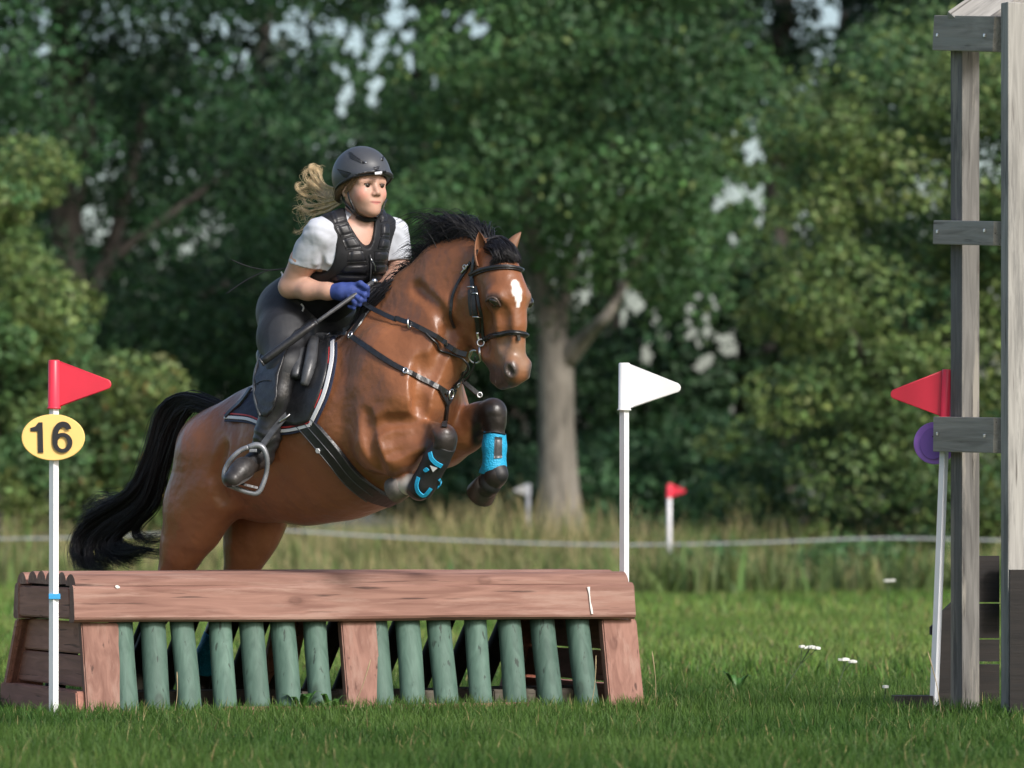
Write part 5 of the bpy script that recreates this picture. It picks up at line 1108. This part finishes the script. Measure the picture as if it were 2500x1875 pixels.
x, y = scatter(46000, 19, 38, 4.0, .9); u = patch(x, y, .5, 4)[:, None]; k = RNG.random((len(x), 1)); c = G2*(1-u) + G3*1.1*u; c = np.where(k > .94, STRAW*.9, c)
blades("grass", x, y, .06 + .09*RNG.random(len(x)), .020 + .014*RNG.random(len(x)), .5, c, "distant lighter grass reaching to the tall weeds", seg=2)
# tufts at the foot of the jump and the tower
xs_, ys_ = [], []
for px, yy, nn, sp in ([(p, None, 90, .05) for p in (40, 150, 230, 300, 360, 420, 480, 560, 640, 700, 780, 840, 900, 960, 1040, 1100, 1200, 1280, 1360, 1440, 1520, 1580)]):
    uu = u_at(px); p = J(uu, -.03, 0); xs_.append(p[0] + RNG.normal(size=nn)*sp); ys_.append(p[1] - np.abs(RNG.normal(size=nn))*.05)
for px, yy in ((2200, .2), (2260, .15), (2300, .1), (2350, .1), (2400, .0), (2440, -.2), (2480, -.3), (132, -.1)):
    p = W(px, 1730, yy); xs_.append(p[0] + RNG.normal(size=90)*.06); ys_.append(p[1] + RNG.normal(size=90)*.05)
x = np.concatenate(xs_); y = np.concatenate(ys_); c = np.where(RNG.random((len(x), 1)) > .9, STRAW, G1*.6 + G2*.4)
blades("grass_tufts", x, y, .035 + .055*RNG.random(len(x)), .004 + .003*RNG.random(len(x)), .6, c, "longer green tufts along the foot of the jump", tipc=c*1.3, seg=4)
SCRUB = []
# tall meadow grass and weeds along the rope
def tall(n, y0, y1, hmin, hmax, cols, name, label, wmul=1.0, mask=None, tip=None):
    x, y = scatter(int(n*1.35), y0, y1, 4.5); n = len(x); px = x/(D0+y)*FPX + 1250
    if mask is not None: kk = RNG.random(n) < mask(px); x, y, px = x[kk], y[kk], px[kk]
    u = patch(x, y, .9, 5)[:, None]; c = cols[0]*(1-u) + cols[1]*u; h = (hmin + (hmax-hmin)*RNG.random(len(x)))*(.55 + .6*patch(x, y, .55, 2))*np.clip(.62 + (y-y0)/14, .6, 1.0)*(.8 + .4*patch(x, y, 1.7, 7))
    blades(name, x, y, h, (.016 + .018*RNG.random(len(x)))*wmul, .42, c, label, seg=4, tipc=None if tip is None else np.tile(np.array(tip), (len(x), 1))*(1+.3*RNG.normal(size=(len(x), 1))))
TAN = np.array([.36, .32, .16]); OLV = np.array([.17, .20, .070]); WEED = np.array([.095, .140, .045])
tall(20000, 36.5, 56, .45, .95, (OLV, WEED*1.3), "tall_grass", "tall uncut meadow grass beyond the field edge", 1.3)
tall(17000, 36.8, 56, .65, 1.15, (OLV, TAN), "tall_grass", "tan seeding grass stems in front of the trees", .8, lambda p: np.interp(p, [-100, 300, 800, 1000, 1450, 1700, 2600], [.7, .6, .9, 1, 1, .5, .4]), (.42, .34, .18))
tall(8000, 36, 48, .5, 1.0, (WEED*.8, WEED*1.2), "tall_weeds", "dark green nettles and weeds at the field edge", 2.6, lambda p: np.interp(p, [-100, 400, 1400, 1650, 2600], [.3, .15, .2, 1, 1]))
for k, (cx, rx, yy, nn, hh) in enumerate([(1740, 60, 38.5, 1300, .42), (2080, 110, 38.0, 2600, .46)]):
    SCRUB.append((cx, rx, yy, nn, hh))
# white rope fence
rope = empty("rope_fence", W(1250, 1330, 36.8)*np.array([1, 1, 0]), "white electric rope sagging between thin posts before the trees", "fence")
m_rope = mat("white_rope_tape", (.27, .29, .31), .6)
rp = smoothpath([W(px, py, 38.2) for px, py in [(-60,1316),(200,1312),(450,1300),(640,1293),(900,1308),(1190,1322),(1500,1330),(1830,1325),(2140,1314),(2400,1318),(2580,1320)]], 60)
MB().strap(rp, [np.array([0, -1., .1])]*60, .021, .006).build("rope_tape", m_rope, rope)
for px in (630, -20):
    p = W(px, 1300, 38.2); MB().tube([(p[0], 38.22, -.02), (p[0], 38.22, p[2]+.05)], .022, 8).build("post", m_pole, rope, True)
# far flags
def farflag(px, y, m, lab, d):
    top = W(px, 1181, y); b_ = top.copy(); b_[2] = 0; flagpole("far_flag", lab, b_, top, .026, m, (d, -.12, -.05), .17, "flags of a distant jump", sides=8)
farflag(1290, 50, m_fw, "small white flag standing in tall grass by the pale trunk", -1); farflag(1634, 41, m_fr, "small red flag standing in tall grass among the weeds", 1)
# ================================================================ TREES
m_leaf = leafmat("tree_leaf", .5, .20)
def barkmat(name, c1, c2): return mat(name, c1, .9, col2=c2, scale=3.5, stretch=(3, 3, .6), bump=.9, bscale=9)
m_bark = barkmat("dark_bark", (.034, .029, .025), (.085, .072, .060)); m_barkp = barkmat("pale_bark", (.085, .075, .062), (.24, .215, .18))
GAPS = [(1000,30,55,.97),(985,110,50,.95),(1010,200,35,.8),(850,110,50,.85),(860,220,55,.9),(800,330,30,.5),(1530,800,60,.97),(1810,500,60,.95),(1830,470,30,.95),(1850,370,40,.85),(1955,555,30,.9),(1620,810,30,.8),(1790,890,60,.85),(1740,850,40,.8),(1250,1030,30,.9),(1690,760,40,.7),(1940,1195,25,.9),(1860,440,40,.8),(260,900,0,.0),(1150,60,40,.6)]
GAPS = [(gx + RNG.normal()*gr*.75, gy_ + RNG.normal()*gr*.8, gr*RNG.uniform(.22, .5), .98) for gx, gy_, gr, pr in GAPS for _ in range(8) if gr > 0]
def leaves(C, R, n, size, cols, flat=.75, up=.35, gaps=True, cj=.18):
    """n leaf faces spread through the clumps C (k,3) of radius R (k,3)"""
    k = len(C); w = np.prod(R, 1)**(2/3); idx = RNG.choice(k, n, p=w/w.sum()); d = RNG.normal(size=(n, 3)); d /= np.linalg.norm(d, axis=1, keepdims=True)
    rad = (.45 + .55*RNG.random(n)**.5)[:, None]; P = C[idx] + d*R[idx]*rad
    if gaps:
        px = P[:, 0]/(D0+P[:, 1])*FPX + 1250; py = HORIZ - (P[:, 2]-CAMH)/(D0+P[:, 1])*FPX; keep = np.ones(n, bool); rr = RNG.random(n)
        for gx, gy_, gr, pr in GAPS:
            if gr > 0: keep &= ~(((px-gx)**2 + ((py-gy_)*.85)**2 < (gr*(.5+.7*RNG.random(n)))**2) & (rr < pr))
        P, d, idx = P[keep], d[keep], idx[keep]; n = len(P)
    nn = d*.6 + RNG.normal(size=(n, 3))*.6 + np.array([0, 0, up]); nn /= np.linalg.norm(nn, axis=1, keepdims=True)
    a = np.cross(nn, RNG.normal(size=(n, 3))); a /= np.linalg.norm(a, axis=1, keepdims=True) + 1e-9; b_ = np.cross(nn, a)
    s = (size*(.6 + .8*RNG.random(n)))[:, None]; P = P.astype(np.float32)
    V = np.stack([P - a*s*.55, P - b_*s*.32 + nn*s*.08, P + a*s*.55, P + b_*s*.32 + nn*s*.08], 1).reshape(-1, 3); F = np.arange(n*4).reshape(-1, 4)
    ck = np.clip(RNG.random((k, 1))*1.3 - .15, 0, 1); base = cols[0]*(1-ck) + cols[1]*ck; c = base[idx]*(1 + cj*RNG.normal(size=(n, 1)))*(1 + .07*RNG.normal(size=(n, 3))); c = np.clip(c, .004, 1)  # wide tone spread per clump colours in lit and shaded clumps
    if len(cols) > 2: z = RNG.random(n) < .05; c[z] = cols[2]*(1 + .2*RNG.normal(size=(z.sum(), 1)))
    return V, F, np.repeat(c, 4, 0)
def clumps(n, box, Y, dy, rad, asp=(1.25, 1.1, .75), fn=None, clear=None):
    """clump centres where the photo shows the crown (box in photo pixels), in a layer dy deep"""
    C, R = [], []
    while len(C) < n:
        px = RNG.uniform(box[0], box[2]); py = RNG.uniform(box[1], box[3])
        if fn is not None and RNG.random() > fn(px, py): continue
        yy = Y + RNG.uniform(-dy, dy)
        if clear and yy < Y + 1.5 and clear(px, py): continue
        C.append(W(px, py, yy)); r = rad*(.38 + 1.1*RNG.random()**1.5); R.append((r*asp[0], r*asp[1], r*asp[2]))
    return np.array(C), np.array(R)
def tree(name, label, base, trunk, mbark, crowns, cat="tree", group=None, limbs=()):
    e = empty(name, base, label, cat, group)
    if trunk is not None:
        P = smoothpath([p for p, r in trunk], 18); r = np.interp(np.linspace(0, len(trunk)-1, 18), range(len(trunk)), [r for p, r in trunk]); P = P + RNG.normal(size=P.shape)*.02*r[:, None]
        tr = MB().tube(P, list(r), 12).build("trunk", mbark, e, True)
        for l in limbs:
            P = smoothpath([p for p, q in l], 12); q = np.interp(np.linspace(0, len(l)-1, 12), range(len(l)), [q for p, q in l]); MB().tube(P, list(q), 8).build("limb", mbark, e, True)
    Vs_, Fs_, Cs_ = [], [], []; o_ = 0
    for V, F, c in crowns: Vs_.append(V); Fs_.append(F + o_); Cs_.append(c); o_ += len(V)
    mesh_np("crown", np.vstack(Vs_), np.vstack(Fs_), m_leaf, e, False, np.vstack(Cs_)); return e
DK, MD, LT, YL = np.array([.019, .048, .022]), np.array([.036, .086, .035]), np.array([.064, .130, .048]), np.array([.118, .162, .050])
AUT = np.array([.17, .115, .03])
def gp_(px, y): p = W(px, 1300, y); return np.array([p[0], y, 0.0])
def Wr(px, py, y, r): return (W(px, py, y), r)
def sh(cx, cy, rx, ry, soft=1.0): return lambda x, y: 1.0 if ((x-cx)/rx)**2 + ((y-cy)/ry)**2 < 1 else .0
def orf(*fs): return lambda x, y: max(f(x, y) for f in fs)
# big dark tree on the left
Y1 = 72; C, R = clumps(185, (-350, -700, 980, 1080), Y1-1, 4.5, 1.15, fn=orf(sh(330, 200, 560, 520), sh(560, 800, 330, 260), sh(120, 620, 200, 300), sh(820, 500, 200, 420), sh(300, -350, 800, 420)), clear=lambda x, y: 90 < x < 255 and 120 < y < 830 or 240 < x < 320 and 480 < y < 640)
tree("broadleaf_tree", "large dark green tree with twisting trunk behind the rider", gp_(165, Y1), [Wr(165,1330,Y1,.50),(W(160,1000,Y1),.40),(W(168,760,Y1),.34),(W(160,480,Y1),.30),(W(150,180,Y1),.26),(W(170,-200,Y1),.18)], m_bark,
     [leaves(C, R, 84000, .138, (DK*.75, MD*1.35, LT), up=.4)], limbs=[[Wr(168,800,Y1,.2),Wr(260,640,Y1+.3,.15),Wr(320,420,Y1+.6,.12),Wr(350,250,Y1+1,.08)], [Wr(165,560,Y1,.18),Wr(215,330,Y1,.13),Wr(200,150,Y1,.1)], [Wr(230,1010,Y1,.15),Wr(300,880,Y1-1,.11),Wr(430,760,Y1-2,.08),Wr(560,690,Y1-2,.05)], [Wr(260,640,Y1+.5,.12),Wr(420,520,Y1+1,.08),Wr(560,420,Y1+1.5,.05)]])
# centre tree with the pale trunk
Y2 = 60; C, R = clumps(125, (900, -500, 1830, 880), Y2, 3.2, .95, fn=orf(sh(1340, 420, 330, 330), sh(1560, 330, 330, 300), sh(1150, 620, 170, 180), sh(1250, 0, 420, 260), sh(1620, 620, 170, 180), sh(1500, -280, 500, 300), sh(1390, 660, 200, 80)))
tree("broadleaf_tree", "mid green tree with pale sunlit trunk behind the horse head", gp_(1362, Y2), [Wr(1368,1345,Y2,.55),Wr(1364,1240,Y2,.36),Wr(1360,1050,Y2,.29),Wr(1356,880,Y2,.30),Wr(1335,770,Y2,.22),Wr(1290,560,Y2,.2),Wr(1280,300,Y2,.14)], m_barkp,
     [leaves(C, R, 70000, .115, (MD*.8, LT*1.35, YL), up=.35)], limbs=[[Wr(1368,890,Y2,.22),Wr(1440,810,Y2-.4,.12),Wr(1490,760,Y2-1.0,.085),Wr(1530,680,Y2+.6,.06),Wr(1585,560,Y2+.4,.06),Wr(1610,430,Y2+.8,.04)], [Wr(1352,860,Y2,.2),Wr(1380,700,Y2+.6,.13),Wr(1430,500,Y2+1,.09),Wr(1500,350,Y2+1,.05)]])
# trees standing further back; the wood's deep shade is put into their leaf colour
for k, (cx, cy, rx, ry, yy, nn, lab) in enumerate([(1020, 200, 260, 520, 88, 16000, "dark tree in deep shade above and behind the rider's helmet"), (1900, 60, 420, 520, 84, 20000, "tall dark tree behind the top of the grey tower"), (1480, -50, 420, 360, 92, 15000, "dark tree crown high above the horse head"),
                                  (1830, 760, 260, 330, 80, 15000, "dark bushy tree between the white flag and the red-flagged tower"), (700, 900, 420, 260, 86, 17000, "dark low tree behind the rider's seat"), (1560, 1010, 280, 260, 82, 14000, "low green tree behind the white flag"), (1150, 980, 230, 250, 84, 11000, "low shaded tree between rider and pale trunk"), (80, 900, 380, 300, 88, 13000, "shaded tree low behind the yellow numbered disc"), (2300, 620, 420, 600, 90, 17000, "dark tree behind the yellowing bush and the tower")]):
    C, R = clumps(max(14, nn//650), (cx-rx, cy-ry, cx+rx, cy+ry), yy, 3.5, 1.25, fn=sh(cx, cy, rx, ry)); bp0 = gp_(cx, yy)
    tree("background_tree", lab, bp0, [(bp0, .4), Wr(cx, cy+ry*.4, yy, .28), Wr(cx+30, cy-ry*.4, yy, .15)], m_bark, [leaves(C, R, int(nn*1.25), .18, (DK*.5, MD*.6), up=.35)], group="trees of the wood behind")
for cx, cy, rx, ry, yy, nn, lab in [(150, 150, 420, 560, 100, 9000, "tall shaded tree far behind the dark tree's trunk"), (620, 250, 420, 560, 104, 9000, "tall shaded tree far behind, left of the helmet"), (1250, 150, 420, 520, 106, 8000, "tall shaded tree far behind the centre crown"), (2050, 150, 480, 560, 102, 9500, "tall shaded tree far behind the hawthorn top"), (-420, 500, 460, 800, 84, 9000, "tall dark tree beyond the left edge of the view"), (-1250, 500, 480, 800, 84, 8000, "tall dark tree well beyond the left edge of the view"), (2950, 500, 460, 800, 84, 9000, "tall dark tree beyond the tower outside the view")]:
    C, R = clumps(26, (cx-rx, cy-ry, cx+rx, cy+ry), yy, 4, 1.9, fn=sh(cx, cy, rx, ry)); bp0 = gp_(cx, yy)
    tree("background_tree", lab, bp0, [(bp0, .45), Wr(cx, cy+ry*.4, yy, .3), Wr(cx+30, cy-ry*.4, yy, .15)], m_bark, [leaves(C, R, nn, .30, (DK*.45, MD*.45), up=.35)], group="trees of the wood behind")  # far crowns darkened likewise: shade of the wood in the leaf colour
# yellowing bush on the right
Y4 = 46; C, R = clumps(230, (1700, 60, 2750, 1330), Y4, 2.6, .62, fn=orf(sh(2300, 420, 420, 330), sh(2140, 800, 330, 330), sh(2050, 1100, 330, 240), sh(2450, 1000, 330, 420), sh(2180, 560, 250, 260), sh(2250, 1230, 560, 110)))
tree("hawthorn_bush", "tall yellow-green hawthorn bush to the left of the grey tower", gp_(2200, Y4), [(gp_(2200, Y4), .2), Wr(2200, 1000, Y4, .14), Wr(2230, 600, Y4, .08)], m_bark, [leaves(C, R, 72000, .098, (MD*1.1, YL*1.25, YL*1.5), up=.45)], "bush", limbs=[[Wr(2200,1050,Y4,.1),Wr(2080,820,Y4-1,.06),Wr(1990,700,Y4-1.5,.035)], [Wr(2210,900,Y4,.09),Wr(2330,700,Y4-1,.06),Wr(2400,450,Y4-1.4,.03)]])
# bushes on the left
Y5 = 44; C, R = clumps(95, (-260, 330, 260, 1300), Y5, 2.0, .42, fn=orf(sh(0, 530, 105, 210), sh(0, 800, 140, 180), sh(0, 1020, 120, 250), sh(90, 890, 80, 100)))
tree("hawthorn_bush", "bright yellow-green bush behind the red flag and numbered disc", gp_(-20, Y5), [(gp_(-20, Y5), .16), Wr(-20, 1000, Y5, .1), Wr(0, 700, Y5, .05)], m_bark, [leaves(C, R, 20000, .10, (LT*1.1, YL*1.2), up=.5)], "bush")
Y6 = 47; C, R = clumps(52, (180, 900, 480, 1290), Y6, 1.6, .48, fn=orf(sh(330, 1060, 120, 150), sh(250, 1190, 120, 90), sh(390, 1150, 110, 130)))
tree("hawthorn_bush", "small yellowing bush behind the horse tail", gp_(320, Y6), [(gp_(320, Y6), .1), Wr(320, 1150, Y6, .06), Wr(330, 1000, Y6, .03)], m_bark, [leaves(C, R, 11000, .12, (LT, YL, AUT), up=.5)], "bush")
# low scrub under the trees
for k, (cx, cy, rx, ry, yy, nn, lab) in enumerate([(620, 1150, 330, 90, 62, 8000, "low dark scrub under the trees behind the saddle"), (1080, 1170, 200, 80, 66, 5000, "low shaded scrub left of the pale trunk"), (1640, 1180, 250, 110, 64, 7000, "low green scrub right of the pale trunk"), (1250, 760, 210, 220, 86, 6000, "shaded understorey tree behind the horse head")]):
    C, R = clumps(18, (cx-rx, cy-ry, cx+rx, cy+ry), yy, 2.5, .7, fn=sh(cx, cy, rx, ry)); bp0 = gp_(cx, yy)
    tree("scrub_bush", lab, bp0, [(bp0, .1), Wr(cx, cy, yy, .05)], m_bark, [leaves(C, R, nn, .15, (DK*1.2, MD), up=.4)], "bush", "scrub below the trees")
for (cx, rx, yy, nn, hh), lab in zip(SCRUB, ("low nettle patch right of the white flag pole at field edge", "wide nettle patch left of the tower at field edge")):
    n = 26; X_ = W(cx, 1300, yy)[0] + RNG.uniform(-1, 1, n)*rx/FPX*(D0+yy); Yc = yy + RNG.uniform(0, 2.2, n); C = np.stack([X_, Yc, hh*RNG.uniform(.25, .95, n)], 1); R = np.stack([np.full(n, .30), np.full(n, .30), np.full(n, .24)], 1)*RNG.uniform(.6, 1.3, (n, 1))
    e = empty("nettle_patch", (X_.mean(), yy+1, 0), lab, "weeds", "nettle patches along the field edge"); V, F, c = leaves(C, R, nn, .085, (LT, LT*1.3, YL), up=.6, gaps=False); o = mesh_np("leaves", V, F, m_leaf, e, False, c); o["kind"] = "stuff"
# ================================================================ SMALL PLANTS
m_umb = mat("white_umbel", (.70, .70, .66), .7, var=.15, scale=60); m_stem = mat("green_stem", (.06, .10, .035), .7)
def yarrow(px, py, y, bx, heads, lab):
    top = W(px, py, y); b_ = W(bx, py+90, y); b_[2] = 0; e = empty("yarrow", b_, lab, "wildflower", "white wildflowers in the field"); mid = b_*.35 + top*.65; MB().tube(smoothpath([b_, b_*.6+top*.4+np.array([-.004, 0, 0]), mid, top], 10), .0035, 5).build("stem", m_stem, e, True)
    for dx, dy, r in heads:
        c = W(px+dx, py+dy, y+RNG.uniform(-.02, .02)); mb = MB(); MB().tube([mid, c], .0022, 4).build("stalk", m_stem, e, True)
        for q in range(40):
            a, rr = RNG.random()*6.28, r*math.sqrt(RNG.random()); mb.tube([c + np.array([math.cos(a)*rr, math.sin(a)*rr, -.004 - .25*rr]), c + np.array([math.cos(a)*rr, math.sin(a)*rr, .004 - .25*rr + .003*RNG.random()])], [.004, .0048], 5)
        o = mb.build("flower_head", m_umb, e); o["kind"] = "stuff"
yarrow(1980, 1578, 2.2, 1905, [(0, 0, .030), (-22, 0, .012), (16, 4, .012)], "white flat-topped wildflower on a leaning stem, higher of two"); yarrow(2068, 1608, 2.4, 2040, [(-8, 0, .024), (14, 6, .018)], "white flat-topped wildflower lower and nearer the tower")
yarrow(2168, 1416, 13, 2168, [(0, 0, .03), (10, 0, .02)], "small white wildflower far back left of the leaning pole"); yarrow(2162, 1676, .9, 2160, [(0, 0, .010)], "tiny white wildflower low beside the dark ground block")
m_weed = mat("dock_leaf", (.045, .13, .02), .5, var=.3, scale=20, transl=.2)
def rosette(px, y, n, L, lab):
    c = W(px, 1740, y); c[2] = 0; e = empty("leafy_weed", c, lab, "weed", "broad-leaved weeds by the jump")
    for k in range(n):
        a = 6.28*k/n + RNG.normal()*.3; d = np.array([math.cos(a), math.sin(a), 0]); hgt = L*(.7 + .5*RNG.random()); P = [c + d*hgt*.15, c + d*hgt*.35 + UP*hgt*.6, c + d*hgt*.6 + UP*hgt*.95, c + d*hgt*.85 + UP*hgt*.9]
        MB().strap(smoothpath(P, 7), [UP + d*-.3]*7, np.array([.006, .014, .024, .028, .024, .014, .004]), .001).build("leaf", m_weed, e, True)
p = J(u_at(735), -.04, 0); rosette(735, p[1], 8, .10, "green leafy weed left of the middle upright"); rosette(806, J(u_at(806), -.05, 0)[1], 7, .09, "green leafy weed at the foot of the middle upright"); rosette(1800, 3.0, 6, .09, "dark leafy weed alone in the field right of the jump")
m_straw = mat("dry_stalk", (.32, .25, .14), .8)
for px, py, bx, yy, lab in ((905, 1610, 850, -.02, "dry seeding grass stalk leaning across the middle upright"), (1592, 1590, 1600, .9, "bent dry stalk standing right of the jump"), (432, 1640, 424, .1, "dry grass stalk before the third green post"), (2265, 1590, 2300, -.1, "dry straw stalk crossing the leaning pole's foot"), (1455, 1600, 1440, .55, "pale dry stalk before the last green post")):
    a = W(px, py, yy); b_ = W(bx, 1745, yy); b_[2] = 0; e = empty("grass_stalk", b_, lab, "grass stalk", "dry stalks by the jumps"); P = smoothpath([b_, b_*.5+a*.5+np.array([.008, 0, 0]), a], 8); MB().tube(P, [.0016]*5+[.0022, .003, .0012], 5).build("stem", m_straw, e, True)
